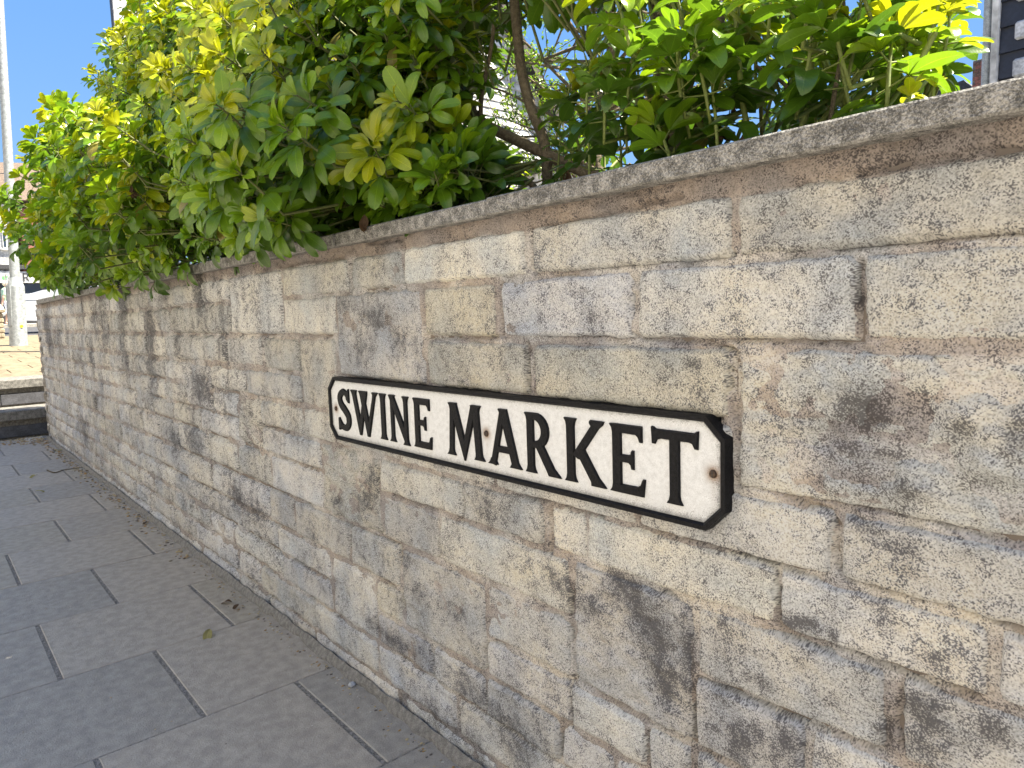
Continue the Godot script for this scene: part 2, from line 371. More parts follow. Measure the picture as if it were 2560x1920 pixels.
func build_wall() -> void:
	var near := wall_tex(2048, 1100, NEAR_S0, NEAR_S1, 3, 1.0)
	var far := wall_tex(2048, 640, FAR_S0, FAR_S1, 23, 1.5)
	wall_near = wall_mat(near, [1, 1, 1], 0.30)
	wall_far = wall_mat(far, [1, 1, 1], 0.34)
	mortar_near = wall_near
	mortar_far = wall_far
	var w := base("stone_wall", Vector3.ZERO)
	tag(w, "low coursed sandstone garden wall with lichen stains and thin concrete coping", "wall")
	var list := STONES.duplicate()
	rng.seed = 11
	for c in 12:
		var busy := []
		for q in STONES:
			if c >= q[2] and c <= q[3]: busy.append([q[0], q[1]])
		busy.sort_custom(func(a, b): return a[0] < b[0])
		var at := -1.3
		busy.append([6.2, 7.0])
		for b in busy:
			var gap: float = b[0] - at
			if gap > 0.06:
				var n := maxi(1, int(round(gap / rng.randf_range(0.26, 0.34))))
				var cuts := [at]
				for k in range(1, n):
					cuts.append(at + gap * (k + rng.randf_range(-0.28, 0.28)) / n)
				cuts.append(b[0])
				for k in n:
					var fst: float = cuts[k] + (0.0 if k == 0 and at < -1.2 else 0.006)
					list.append([fst, cuts[k + 1] - 0.006, c, c, 3 + int(rng.randf() * 3), rng.randf_range(0.2, 0.6)])
			at = b[1]
	var away := st()
	var i := 0
	for q in list:
		i += 1
		var mid: float = (q[0] + q[1]) * 0.5
		var tone: float = q[5]
		var v := rng.randf_range(0.80, 1.10)
		var c := Color(0.535 * v * (0.97 + 0.05 * tone), 0.522 * v, 0.515 * v * (1.05 - 0.17 * tone))
		var is_near: bool = mid < 1.85
		var cell := 0.0055 if mid < 1.1 else (0.007 if mid < 2.0 else 0.013)
		if mid < 0.0 and q[1] < 0.1: cell = 0.03
		var yt: float = COURSES[q[2]][0] + rng.randf_range(-0.0015, 0.0015)
		var yb: float = COURSES[q[3]][1] + rng.randf_range(-0.0015, 0.0015)
		var mesh := stone_mesh(q[0] - 0.0025, q[1] + 0.0025, yt + 0.002, yb - 0.002, rng.randf_range(0.001, 0.005), q[4] * 0.00115, i * 13.7, c, cell, is_near)
		if q[1] < 0.1:
			away.append_from(mesh, 0, Transform3D.IDENTITY)
		else:
			put(mesh, "stone", wall_near if is_near else wall_far, w)
	tag(put(away.commit(), "stonework", wall_near, w), "", "", "", "stuff")
	var cr := []
	for c in CRACKS:
		var pl := []
		for k in range(0, c.size(), 2):
			var p := at_x(c[k], c[k + 1], WX)
			pl.append(Vector2(-p.z, p.y))
		cr.append(pl)
	for q in list:
		if q[1] < 0.0 or q[0] > 3.6: continue
		var yb: float = COURSES[q[3]][1] - 0.0005
		var yt: float = COURSES[q[2]][0] + 0.0005
		if rng.randf() < 0.6:
			var a := lerpf(q[0], q[1], rng.randf_range(0.0, 0.4))
			var b := lerpf(q[0], q[1], rng.randf_range(0.6, 1.0))
			var m := (a + b) * 0.5
			cr.append([Vector2(a, yb - 0.0015), Vector2(m, yb + rng.randf_range(-0.002, 0.001)), Vector2(b, yb - 0.001)])
		if rng.randf() < 0.45:
			var e: float = q[1] + 0.001
			cr.append([Vector2(e, lerpf(yt, yb, rng.randf_range(0.0, 0.4))), Vector2(e + rng.randf_range(0.0, 0.003), lerpf(yt, yb, 0.6)), Vector2(e, lerpf(yt, yb, rng.randf_range(0.8, 1.0)))])
	# bedding and pointing mortar: a rough sheet just behind the stone faces, over the rubble core
	for z in [[-1.3, -0.05, 0.03, true], [-0.05, 1.05, 0.0042, true], [1.05, 1.85, 0.006, true], [1.85, 6.2, 0.02, false]]:
		var nu := int((z[1] - z[0]) / z[2])
		var nv := int(1.03 / (z[2] * 0.8))
		var pos := PackedVector3Array()
		var uv := PackedVector2Array()
		var tints := PackedColorArray()
		for j in nv + 1:
			var y := lerpf(1.0, -0.03, float(j) / nv)
			var row_cracks := []
			for pl in cr:
				for m in pl.size() - 1:
					var a: Vector2 = pl[m]
					var b: Vector2 = pl[m + 1]
					if y > minf(a.y, b.y) - 0.015 and y < maxf(a.y, b.y) + 0.015:
						row_cracks.append([a, b, minf(a.x, b.x) - 0.012, maxf(a.x, b.x) + 0.012])
			for k in nu + 1:
				var s: float = lerpf(z[0], z[1], float(k) / nu)
				var d := -0.0024 - 0.006 * smoothstep(0.15, 0.45, nz.get_noise_2d(s * 800 + 50, y * 1100)) + 0.0022 * nz.get_noise_2d(s * 1500, y * 1500) + 0.0014 * nz.get_noise_2d(s * 5200 + 77, y * 5200)
				if y > 0.974: d += 0.003 + 0.004 * nz.get_noise_2d(s * 700 + 300, 5)
				var sy := Vector2(s + 0.004 * nz.get_noise_2d(s * 4000, y * 4000 + 500), y + 0.003 * nz.get_noise_2d(s * 4500 + 900, y * 4500))
				var near_crack := 1.0
				for e in row_cracks:
					if sy.x < e[2] or sy.x > e[3]: continue
					near_crack = minf(near_crack, (sy - Geometry2D.get_closest_point_to_segment(sy, e[0], e[1])).length())
				d -= 0.0095 * (1.0 - smoothstep(z[2] * 0.4, z[2] * 1.3, near_crack))
				pos.append(Vector3(WX - d, y, -s))
				uv.append(wall_uv(s, y, z[3]))
				# repointed patches are a browner mortar than the old lime
				var br := smoothstep(-0.22, 0.12, nz.get_noise_2d(s * 420 + 800, y * 900 + 70))
				var band := smoothstep(0.968, 0.976, y + 0.004 * nz.get_noise_2d(s * 2500, 7))  # brown bedding mortar, its tint darkened further for the shade under the coping
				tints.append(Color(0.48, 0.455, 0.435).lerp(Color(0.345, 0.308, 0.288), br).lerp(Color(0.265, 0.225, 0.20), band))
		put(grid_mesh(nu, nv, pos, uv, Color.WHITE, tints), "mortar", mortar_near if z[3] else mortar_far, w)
	var core := st()
	cbox(core, Vector3(WX + 0.012, -0.2, -6.18), Vector3(WX + 0.21, 0.997, 1.3), 0.01)
	put(done(core), "core", mat([0.16, 0.135, 0.12], 0.95), w)
	# the far end: weathered quoins that round the corner
	for c in 12:
		var yt: float = COURSES[c][0] + 0.004
		var yb: float = COURSES[c][1] - 0.004
		var s := st()
		var n := 9
		var rows := 5
		var g := []
		var off := rng.randf_range(-0.02, 0.03)
		for j in rows + 1:
			var row := []
			var v := float(j) / rows
			var inset := 0.016 * pow(absf(v * 2 - 1), 4.0)
			for k in n + 1:
				var a := PI * 0.5 * clampf((k - 1.0) / (n - 3.0), 0, 1)
				var r := 0.10
				var p := Vector3(WX + r - r * cos(a), lerpf(yt, yb, v), -6.16 - off - r * sin(a))
				if k == 0: p = Vector3(WX, p.y, -6.06)
				if k >= n - 1: p = Vector3(WX + 0.10 + 0.1 * (k - n + 2), p.y, -6.26 - off)
				var o := Vector3(-cos(a), 0, -sin(a))
				p += o * (0.004 - inset + 0.012 * nz.get_noise_3d(p.x * 1500 + c * 90, p.y * 1500, p.z * 1500))
				row.append(p)
			g.append(row)
		for j in rows:
			for k in n:
				quad(s, g[j][k], g[j][k + 1], g[j + 1][k + 1], g[j + 1][k])
		s.index()
		var t := 0.9 + 0.2 * rng.randf()
		put(done(s), "quoin", M.quoin, w)
	# coping: thin concrete slabs
	var cuts := [-1.3, -0.55, 0.052, 0.87, 1.385, 1.78, 2.30, 2.83, 3.45, 4.05, 4.66, 5.3, 5.93]
	for k in cuts.size() - 1:
		var s := st()
		cbox(s, Vector3(WX - 0.022 + rng.randf_range(-0.002, 0.002), 0.9985 + rng.randf_range(-0.0015, 0.0015), -cuts[k + 1] + 0.002), Vector3(WX + 0.21, 1.0265 + rng.randf_range(-0.0015, 0.0015), -cuts[k] - 0.002), 0.0025)
		put(done(s), "coping_slab", M.coping, w)
	# mortar fillet where the wall meets the pavement
	var fs := st()
	var prev := []
	for k in 300:
		var s := -1.3 + 7.5 * k / 299.0
		var wdt := 0.009 + 0.009 * nz.get_noise_2d(s * 900, 3) + 0.008 * nz.get_noise_2d(s * 4000, 9)
		var hgt := 0.012 + 0.007 * nz.get_noise_2d(s * 1300, 33)
		var cur := [Vector3(WX - 0.008, hgt + 0.012, -s), Vector3(WX - 0.012 - wdt * 0.4, hgt, -s), Vector3(WX - 0.010 - wdt, 0.004, -s), Vector3(WX - 0.012 - wdt, -0.01, -s)]
		if prev.size():
			for m in 3: quad(fs, prev[m], prev[m + 1], cur[m + 1], cur[m])
		prev = cur
	fs.index()
	put(done(fs), "fillet", M.fillet, w)

# ------------------------------------------------------------------ lettering of the plate
func stem(x: float, w: float, fl := 0.05, y0 := 0.0, y1 := 1.0, slant := 0.0) -> PackedVector2Array:
	var p := PackedVector2Array([Vector2(x - fl, 0), Vector2(x + w + fl, 0), Vector2(x + w + fl * 0.3, 0.05), Vector2(x + w, 0.12), Vector2(x + w, 0.88), Vector2(x + w + fl * 0.3, 0.95), Vector2(x + w + fl, 1), Vector2(x - fl, 1), Vector2(x - fl * 0.3, 0.95), Vector2(x, 0.88), Vector2(x, 0.12), Vector2(x - fl * 0.3, 0.05)])
	for i in p.size():
		p[i] = Vector2(p[i].x + slant * p[i].y, lerpf(y0, y1, p[i].y))
	return p
func stroke(pts: Array, wid: Array) -> PackedVector2Array:
	var l := PackedVector2Array()
	var r := PackedVector2Array()
	for i in pts.size():
		var d: Vector2 = (pts[mini(i + 1, pts.size() - 1)] - pts[maxi(i - 1, 0)]).normalized()
		var n: Vector2 = Vector2(-d.y, d.x) * (wid[i] * 0.5)
		l.append(pts[i] + n)
		r.append(pts[i] - n)
	r.reverse()
	l.append_array(r)
	return l
func poly(a: Array) -> PackedVector2Array:
	var p := PackedVector2Array()
	for i in range(0, a.size(), 2): p.append(Vector2(a[i], a[i + 1]))
	return p
func glyph(ch: String) -> Array:
	match ch:
		"I":
			return [stem(0.07, 0.14, 0.06)]
		"T":
			return [stem(0.315, 0.14, 0.055), poly([0.02, 0.80, 0.05, 0.80, 0.085, 0.865, 0.15, 0.885, 0.62, 0.885, 0.685, 0.865, 0.72, 0.80, 0.75, 0.80, 0.765, 1.03, 0.735, 1.02, 0.70, 0.995, 0.07, 0.995, 0.035, 1.02, 0.005, 1.03])]
		"E":
			return [stem(0.07, 0.145, 0.055), poly([0.1, 0.885, 0.50, 0.885, 0.545, 0.85, 0.575, 0.78, 0.60, 0.78, 0.60, 1.0, 0.1, 1.0]), poly([0.1, 0.46, 0.37, 0.46, 0.41, 0.43, 0.425, 0.37, 0.45, 0.37, 0.45, 0.635, 0.425, 0.635, 0.41, 0.585, 0.37, 0.555, 0.1, 0.555]), poly([0.1, 0.0, 0.62, 0.0, 0.65, 0.24, 0.62, 0.24, 0.585, 0.155, 0.52, 0.115, 0.1, 0.115])]
		"K":
			return [stem(0.06, 0.145, 0.055), poly([0.19, 0.44, 0.30, 0.38, 0.72, 0.90, 0.80, 0.955, 0.83, 1.0, 0.56, 1.0, 0.55, 0.965, 0.585, 0.92]), poly([0.26, 0.50, 0.40, 0.57, 0.72, 0.12, 0.80, 0.05, 0.86, 0.0, 0.58, 0.0, 0.575, 0.06])]
		"R":
			var bowl := []
			var bw := []
			for i in 15:
				var a := PI * 0.5 - PI * i / 14.0
				bowl.append(Vector2(0.24 + 0.245 * cos(a), 0.715 + 0.235 * sin(a)))
				bw.append(0.095 + 0.06 * maxf(0, cos(a)))
			bowl.push_front(Vector2(0.08, 0.95)); bw.push_front(0.1)
			bowl.append(Vector2(0.1, 0.48)); bw.append(0.09)
			return [stem(0.06, 0.145, 0.055), stroke(bowl, bw), poly([0.26, 0.47, 0.42, 0.50, 0.68, 0.12, 0.76, 0.05, 0.83, 0.0, 0.57, 0.0, 0.53, 0.07])]
		"A":
			return [stroke([Vector2(0.135, 0.0), Vector2(0.42, 0.98)], [0.115, 0.115]), poly([0.31, 1.0, 0.335, 0.965, 0.36, 0.93, 0.645, 0.07, 0.625, 0.04, 0.59, 0.0, 0.89, 0.0, 0.84, 0.04, 0.80, 0.09, 0.525, 1.0]), poly([0.2, 0.235, 0.65, 0.235, 0.62, 0.335, 0.24, 0.335]), poly([0.0, 0.0, 0.25, 0.0, 0.21, 0.05, 0.19, 0.11, 0.09, 0.11, 0.06, 0.05])]
		"M":
			return [stem(0.09, 0.115, 0.07, 0.0, 1.0, 0.07), poly([0.12, 1.0, 0.33, 1.0, 0.345, 0.95, 0.60, 0.22, 0.555, -0.06, 0.215, 0.82]), poly([0.56, -0.06, 0.53, 0.22, 0.80, 1.0, 0.90, 1.0, 0.90, 0.88]), poly([0.78, 1.0, 1.06, 1.0, 1.01, 0.95, 1.0, 0.88, 1.06, 0.12, 1.08, 0.06, 1.14, 0.0, 0.86, 0.0, 0.90, 0.06, 0.905, 0.12, 0.845, 0.9])]
		"N":
			return [stem(0.08, 0.10, 0.065), poly([0.01, 1.0, 0.19, 1.0, 0.23, 0.93, 0.66, 0.25, 0.72, -0.02, 0.62, 0.02, 0.13, 0.82]), stem(0.61, 0.10, 0.065, -0.02, 1.0)]
		"W":
			return [poly([-0.01, 1.0, 0.25, 1.0, 0.22, 0.95, 0.215, 0.90, 0.40, 0.25, 0.385, -0.02, 0.34, -0.02, 0.075, 0.89, 0.04, 0.95]), poly([0.355, -0.02, 0.40, 0.0, 0.70, 0.93, 0.71, 1.0, 0.55, 1.0, 0.57, 0.93, 0.365, 0.26]), poly([0.36, 1.0, 0.60, 1.0, 0.58, 0.93, 0.77, 0.25, 0.74, -0.02, 0.69, -0.02, 0.43, 0.9, 0.41, 0.95]), poly([0.695, -0.02, 0.755, -0.01, 1.06, 0.9, 1.10, 0.95, 1.17, 1.0, 0.94, 1.0, 0.98, 0.95, 0.975, 0.89, 0.74, 0.26])]
		"S":
			var c := smooth_path([Vector3(0.50, 0.80, 0), Vector3(0.40, 0.90, 0), Vector3(0.26, 0.92, 0), Vector3(0.135, 0.80, 0), Vector3(0.18, 0.63, 0), Vector3(0.34, 0.50, 0), Vector3(0.49, 0.35, 0), Vector3(0.49, 0.18, 0), Vector3(0.36, 0.07, 0), Vector3(0.20, 0.09, 0), Vector3(0.10, 0.20, 0)], 4)
			var p := []
			var ws := []
			for i in c.size():
				p.append(Vector2(c[i].x, c[i].y))
				var t := float(i) / (c.size() - 1)
				ws.append(0.085 + 0.085 * sin(t * PI))
			return [stroke(p, ws), poly([0.44, 0.76, 0.53, 0.68, 0.545, 0.68, 0.545, 1.0, 0.52, 1.0, 0.50, 0.93, 0.42, 0.95, 0.42, 0.88]), poly([0.055, 0.0, 0.08, 0.0, 0.11, 0.05, 0.20, 0.02, 0.20, 0.13, 0.085, 0.29, 0.055, 0.29])]
	return []
# worn white paint: fine pitting, soot caught in the paint round letters and rim, rust at the screws
func plate_material(polys: Array, screws: Array, hw: float, hh: float) -> StandardMaterial3D:
	var w := 2048
	var h := 288
	var lw := 1024
	var lh := 144
	var flat := PackedByteArray()
	flat.resize(lw * lh)
	for ps in polys:
		for q in ps:
			var lo := Vector2(9, 9)
			var hi := Vector2(-9, -9)
			for v in q:
				lo = lo.min(v)
				hi = hi.max(v)
			for j in range(int((hh - hi.y) / (2 * hh) * lh), int((hh - lo.y) / (2 * hh) * lh) + 1):
				for i in range(int((lo.x + hw) / (2 * hw) * lw), int((hi.x + hw) / (2 * hw) * lw) + 1):
					if Geometry2D.is_point_in_polygon(Vector2(-hw + (i + 0.5) / lw * 2 * hw, hh - (j + 0.5) / lh * 2 * hh), q):
						flat[j * lw + i] = 255
	var im := Image.create_from_data(lw, lh, false, Image.FORMAT_L8, flat)
	im.resize(300, 42, Image.INTERPOLATE_LANCZOS)
	im.resize(w, h, Image.INTERPOLATE_CUBIC)
	var halo := im.get_data()
	var fine := noise_bytes(w, h, 0.25, 7, 2)
	var mid := noise_bytes(w, h, 0.04, 8, 3)
	var out := PackedByteArray()
	out.resize(w * h * 3)
	var rr := RandomNumberGenerator.new()
	rr.seed = 9
	for j in h:
		for i in w:
			var n := j * w + i
			var x := -hw + (i + 0.5) / w * 2 * hw
			var y := hh - (j + 0.5) / h * 2 * hh
			var edge := minf(hw - absf(x), hh - absf(y))
			edge = minf(edge, (hw + hh - 0.0265 - absf(x) - absf(y)) * 0.7071)
			var k := rr.randf()
			var soot := halo[n] / 255.0 * 1.35 + 0.85 * exp(-maxf(0.0, edge - 0.0085) / 0.0045)
			if y < 0: soot += 0.35 * exp(-maxf(0.0, edge - 0.0085) / 0.012)
			var d := clampf((soot + (fine[n] / 255.0 - 0.5) * 0.9 + (mid[n] / 255.0 - 0.5) * 0.6 + (k - 0.5) * 0.7 - 0.30) * 1.5, 0.0, 0.85)
			if k > 0.94: d = maxf(d, 0.30)
			var v := (0.63 + (mid[n] / 255.0 - 0.5) * 0.20 + (fine[n] / 255.0 - 0.5) * 0.20) * (1.0 - d) + 0.10 * d
			var c := Vector3(v * 0.97, v * 0.99, v * 1.03)
			for q in screws:
				var e := Vector2(x - q[0], y - q[1])
				var rust := exp(-pow(e.length() / 0.0095, 2.0)) * 1.2
				if e.y < 0: rust = maxf(rust, 0.4 * exp(-pow(e.x / 0.004, 2.0) + e.y / 0.02))
				rust = clampf(rust + (fine[n] / 255.0 - 0.5) * 0.8 * rust, 0.0, 1.0)
				c = c.lerp(Vector3(0.20, 0.12, 0.07), rust)
			out[n * 3] = int(pow(c.x, 0.4545) * 255)
			out[n * 3 + 1] = int(pow(c.y, 0.4545) * 255)
			out[n * 3 + 2] = int(pow(c.z, 0.4545) * 255)
	var m := mat([1, 1, 1], 0.5)
	m.albedo_texture = tex(Image.create_from_data(w, h, false, Image.FORMAT_RGB8, out))
	return m
func build_sign() -> void:
	var o := base("street_nameplate", Vector3(WX - 0.0025, 0.645, -0.9600), -PI / 2)
	tag(o, "white cast iron street nameplate reading SWINE MARKET in raised black letters", "sign")
	o.rotation.z = deg_to_rad(0.22)
	o.scale = Vector3.ONE * 1.007
	var hw := 0.5085
	var hh := 0.0705
	var oct := func(e: float) -> PackedVector2Array:
		var c := 0.0265 - e * 0.42
		return PackedVector2Array([Vector2(-hw + e, -hh + e + c), Vector2(-hw + e + c, -hh + e), Vector2(hw - e - c, -hh + e), Vector2(hw - e, -hh + e + c), Vector2(hw - e, hh - e - c), Vector2(hw - e - c, hh - e), Vector2(-hw + e + c, hh - e), Vector2(-hw + e, hh - e - c)])
	var L := [["S", 1.4236, 0.0555, 0.545], ["W", 1.3565, 0.1120, 1.17], ["I", 1.2390, 0.0270, 0.28], ["N", 1.2016, 0.0725, 0.78], ["E", 1.1142, 0.0600, 0.65], ["M", 1.0067, 0.1070, 1.14], ["A", 0.8889, 0.0825, 0.89], ["R", 0.7968, 0.0770, 0.83], ["K", 0.7107, 0.0790, 0.86], ["E", 0.6243, 0.0600, 0.65], ["T", 0.5527, 0.0705, 0.77]]
	var screws := [[-0.4800, -0.001], [0.0585, 0.0015], [0.4905, 0.0003]]
	var polys := []
	for l in L:
		var ps := []
		for g in glyph(l[0]):
			var q := PackedVector2Array()
			for v in g:
				q.append(Vector2(0.9535 - l[1] + v.x * l[2] / l[3], -0.0465 + v.y * 0.0925))
			ps.append(q)
		polys.append(ps)
	M.sign_white = plate_material(polys, screws, hw, hh)
	var s := st()
	uv_box = Rect2(-hw, -hh, 2 * hw, 2 * hh)
	extrude(s, oct.call(0.003), -0.004, 0.0085, 0.0)
	uv_box = Rect2()
	put(done(s, false), "plate", M.sign_white, o)
	s = st()
	var a: PackedVector2Array = oct.call(0.0)
	var b: PackedVector2Array = oct.call(0.0054)
	for i in 8:
		var j := (i + 1) % 8
		var P := func(v: Vector2, z: float) -> Vector3: return Vector3(v.x, v.y, z)
		quad(s, P.call(b[i], 0.0125), P.call(b[j], 0.0125), P.call(a[j], 0.0125), P.call(a[i], 0.0125))
		quad(s, P.call(a[i], 0.0125), P.call(a[j], 0.0125), P.call(a[j] * 1.002, -0.012), P.call(a[i] * 1.002, -0.012))
		var c: PackedVector2Array = oct.call(0.0085)
		quad(s, P.call(c[i], 0.0084), P.call(c[j], 0.0084), P.call(b[j], 0.0125), P.call(b[i], 0.0125))
	put(done(s, false), "rim", M.sign_black, o)
	for ps in polys:
		s = st()
		var k := 0
		for q in ps:
			extrude(s, q, 0.0080, 0.0122 + 0.00012 * k, 0.0016)
			k += 1
		put(done(s, false), "letter", M.sign_black, o)
	for v in screws:
		var m := CylinderMesh.new()
		m.top_radius = 0.0042
		m.bottom_radius = 0.0055
		m.height = 0.003
		m.radial_segments = 14
		m.rings = 1
		var c := put(m, "screw", M.rust, o, Vector3(v[0], v[1], 0.0095))
		c.rotation.x = PI / 2
		put(cboxm(Vector3(-0.0005, 0.0013, -0.0042), Vector3(0.0005, 0.0019, 0.0042), 0.0001), "slot", M.dark, c)

# ------------------------------------------------------------------ ground, steps, terrace
const ROW := 0.4095
func build_ground() -> void:
	var g := PlaneMesh.new()
	g.size = Vector2(300, 300)
	tag(put(g, "ground", M.road, null, Vector3(-20, -0.028, -30)), "", "", "", "structure")
	var pv := base("pavement")
	tag(pv, "", "", "", "structure")
	put(cboxm(Vector3(-1.84, -0.2, -6.45), Vector3(WX + 0.02, -0.0008, 1.4), 0.003), "bedding", M.joint, pv)
	rng.seed = 5
	var meshes := {}
	for r in range(-12, 8):
		var z1 := -1.522 + ROW * r * 1.0
		var z0 := z1 - ROW
		if z0 < -6.6 or z1 > 1.4: continue
		var odd := posmod(r, 2) == 1
		for c in range(-5, 3):
			var x0 := (0.202 if odd else 0.407) + ROW * c
			var x1 := x0 + ROW
			if x0 > WX - 0.02: continue
			x1 = minf(x1, WX + 0.01)
			var a := Vector3(x0 + 0.0048, -0.05, maxf(z0, -6.40) + 0.002)
			var b := Vector3(x1 - 0.0048, rng.randf_range(0.0002, 0.0018), z1 - 0.002)
			put(cboxm(a, b, 0.0018), "paving_slab", M.slab[rng.randi() % 4], pv)
	# two steps up to the terrace
	var sp := base("steps", Vector3(0, 0, -6.4))
	tag(sp, "", "", "", "structure")
	for k in 2:
		var z := -0.34 * k
		var y := 0.215 * k
		for j in 5:
			var x0 := -1.55 + 0.47 * j + 0.17 * k
			var x1 := minf(x0 + 0.47, 0.86)
			put(cboxm(Vector3(x0 + 0.002, y + 0.015, z - 0.10), Vector3(x1 - 0.002, y + 0.100, z + 0.002), 0.003), "riser_tile", M.slate, sp)
		put(cboxm(Vector3(-1.6, y - 0.05, z - 0.34), Vector3(0.86, y + 0.150, z - 0.012), 0.01), "step_core", M.mortar_dirty, sp)
		for j in 4:
			var x0 := -1.6 + 0.62 * j + 0.21 * k
			var x1 := minf(x0 + 0.62, 0.86)
			put(cboxm(Vector3(x0 + 0.002, y + 0.142, z - 0.36), Vector3(x1 - 0.002, y + 0.215, z + 0.022), 0.006), "step_nosing", M.step, sp)
	var te := base("terrace")
	tag(te, "", "", "", "structure")
	put(sheet([Vector3(-12, 0.40, -7.08), Vector3(14, 0.40, -7.08), Vector3(14, 0.555, -12.2), Vector3(-12, 0.555, -12.2)]), "bedding", M.joint_ochre, te)
	for r in 13:
		for c in 9:
			var x0 := -1.6 + 0.41 * c + (0.205 if r % 2 else 0.0)
			var z0 := -7.10 - 0.41 * r
			var y0 := lerpf(0.43, 0.584, (r * 0.41) / 5.25)
			var y1 := lerpf(0.43, 0.584, ((r + 1) * 0.41) / 5.25)
			var s := st()
			cbox(s, Vector3(x0 + 0.004, -0.06, -0.202), Vector3(x0 + 0.406, 0.0, 0.202), 0.003, Transform3D(Basis(Vector3.RIGHT, atan2(y1 - y0, 0.41)), Vector3(0, (y0 + y1) * 0.5, z0 - 0.205)))
			put(done(s), "paver", M.ochre[rng.randi() % 3], te)
	var rd := base("far_road")
	tag(rd, "", "", "", "structure")
	put(sheet([Vector3(-14, 0.585, -12.45), Vector3(16, 0.585, -12.45), Vector3(16, 0.66, -16.5), Vector3(-14, 0.66, -16.5)]), "far_pavement", M.ochre[0], rd)
	put(sheet([Vector3(-20, 0.655, -16.5), Vector3(24, 0.655, -16.5), Vector3(24, 0.80, -28.0), Vector3(-20, 0.80, -28.0)]), "carriageway", M.asphalt, rd)
	put(sheet([Vector3(-20, 0.90, -28.0), Vector3(24, 0.90, -28.0), Vector3(24, 0.97, -46.0), Vector3(-20, 0.97, -46.0)]), "shop_pavement", M.pale_paving, rd)
	# raised planting bed behind the wall
	var bed := base("planting_bed")
	tag(bed, "", "", "", "structure")
	put(cboxm(Vector3(WX + 0.215, -0.2, -6.1), Vector3(2.6, 0.95, 1.3), 0.03), "soil", M.soil, bed)
	put(cboxm(Vector3(2.61, -0.2, -6.12), Vector3(60, 0.5, 40), 0.02), "yard", M.pale_paving, bed)
func sheet(p: Array) -> ArrayMesh:
	var s := st()
	quad(s, p[0], p[3], p[2], p[1])
	for i in 4:
		var j := (i + 1) % 4
		quad(s, p[i], p[j], p[j] + Vector3(0, -0.6, 0), p[i] + Vector3(0, -0.6, 0))
	return done(s, false)

# ------------------------------------------------------------------ leaves and shrubs
var leaf_meshes := []
func leaf_mesh(fold: float, curl: float, twist: float, wide: float, seed_: int) -> ArrayMesh:
	var s := st()
	var rows := 8
	var cols := 4
	var idx := []
	var pos := PackedVector3Array()
	var uv := PackedVector2Array()
	for j in rows + 1:
		var t := 1.0 - pow(1.0 - float(j) / rows, 1.35)
		# obovate: narrow foot, broadest past the middle, blunt tip
		var wd := wide * (pow(sin(PI * 0.5 * minf(t / 0.6, 1.0)), 0.9) if t < 0.6 else sqrt(maxf(0.0, 1.0 - pow((t - 0.6) / 0.4, 2.3))))
		if j == 0: wd = 0.018
		if j == rows: wd = 0.012
		var a := curl * t * t
		var cy := t * cos(a * 0.6)
		var cz := -curl * 0.42 * t * t + 0.05 * sin(t * PI)
		for i in cols + 1:
			var u := (i / float(cols)) * 2.0 - 1.0
			var x := u * wd
			var z := cz + absf(u) * wd * fold + 0.018 * sin(t * 9.0 + u * 2.0 + seed_) * absf(u)
			var c := cos(twist * t)
			var sn := sin(twist * t)
			pos.append(Vector3(x * c - (z - cz) * sn, cy, cz + x * sn + (z - cz) * c))
			uv.append(Vector2(u * 0.5 + 0.5, 1.0 - t))
	for i in pos.size():
		s.set_smooth_group(0)
		s.set_uv(uv[i])
		s.add_vertex(pos[i])
	for j in rows:
		for i in cols:
			var a := j * (cols + 1) + i
			for k in [a, a + cols + 1, a + cols + 2, a, a + cols + 2, a + 1]:
				s.add_index(k)
	s.generate_normals()
	s.generate_tangents()
	return s.commit()
func leaf_tex() -> Array:
	var w := 128
	var h := 256
	var im := Image.create(w, h, false, Image.FORMAT_RGB8)
	var bp := Image.create(w, h, false, Image.FORMAT_L8)
	for y in h:
		for x in w:
			var u := (x + 0.5) / w * 2.0 - 1.0
			var t := 1.0 - (y + 0.5) / h
			var mid := exp(-pow(u * 26.0 / (0.6 + 0.6 * (1 - t)), 2.0))
			var ph := fposmod((t - absf(u) * 0.16) * 11.0, 1.0)
			var vein := exp(-pow((ph - 0.5) * 9.0, 2.0)) * (1.0 - absf(u) * 0.7)
			var n := nz.get_noise_2d(x * 16.0, y * 16.0) * 0.5 + nz.get_noise_2d(x * 60.0, y * 60.0) * 0.3
			var v := 0.80 + 0.11 * n + 0.05 * vein + 0.20 * mid
			im.set_pixel(x, y, Color(clampf(v + 0.10 * mid, 0, 1), clampf(v + 0.02, 0, 1), clampf(v * 0.94 + 0.1 * mid, 0, 1)))
			bp.set_pixel(x, y, Color.from_hsv(0, 0, clampf(0.55 - 0.3 * mid - 0.16 * vein + 0.1 * n, 0, 1)))
	return [tex(im), tex(bp)]
func leaf_material(l: Array) -> StandardMaterial3D:
	var m := mat(l, 0.30)
	m.albedo_texture = M.leaf_t[0]
	m.heightmap_enabled = true
	m.heightmap_texture = M.leaf_t[1]
	m.heightmap_scale = 0.05
	m.metallic_specular = 0.6
	m.backlight_enabled = true
	m.backlight = Color(0.95, 0.95, 0.95)
	m.cull_mode = BaseMaterial3D.CULL_DISABLED
	return m
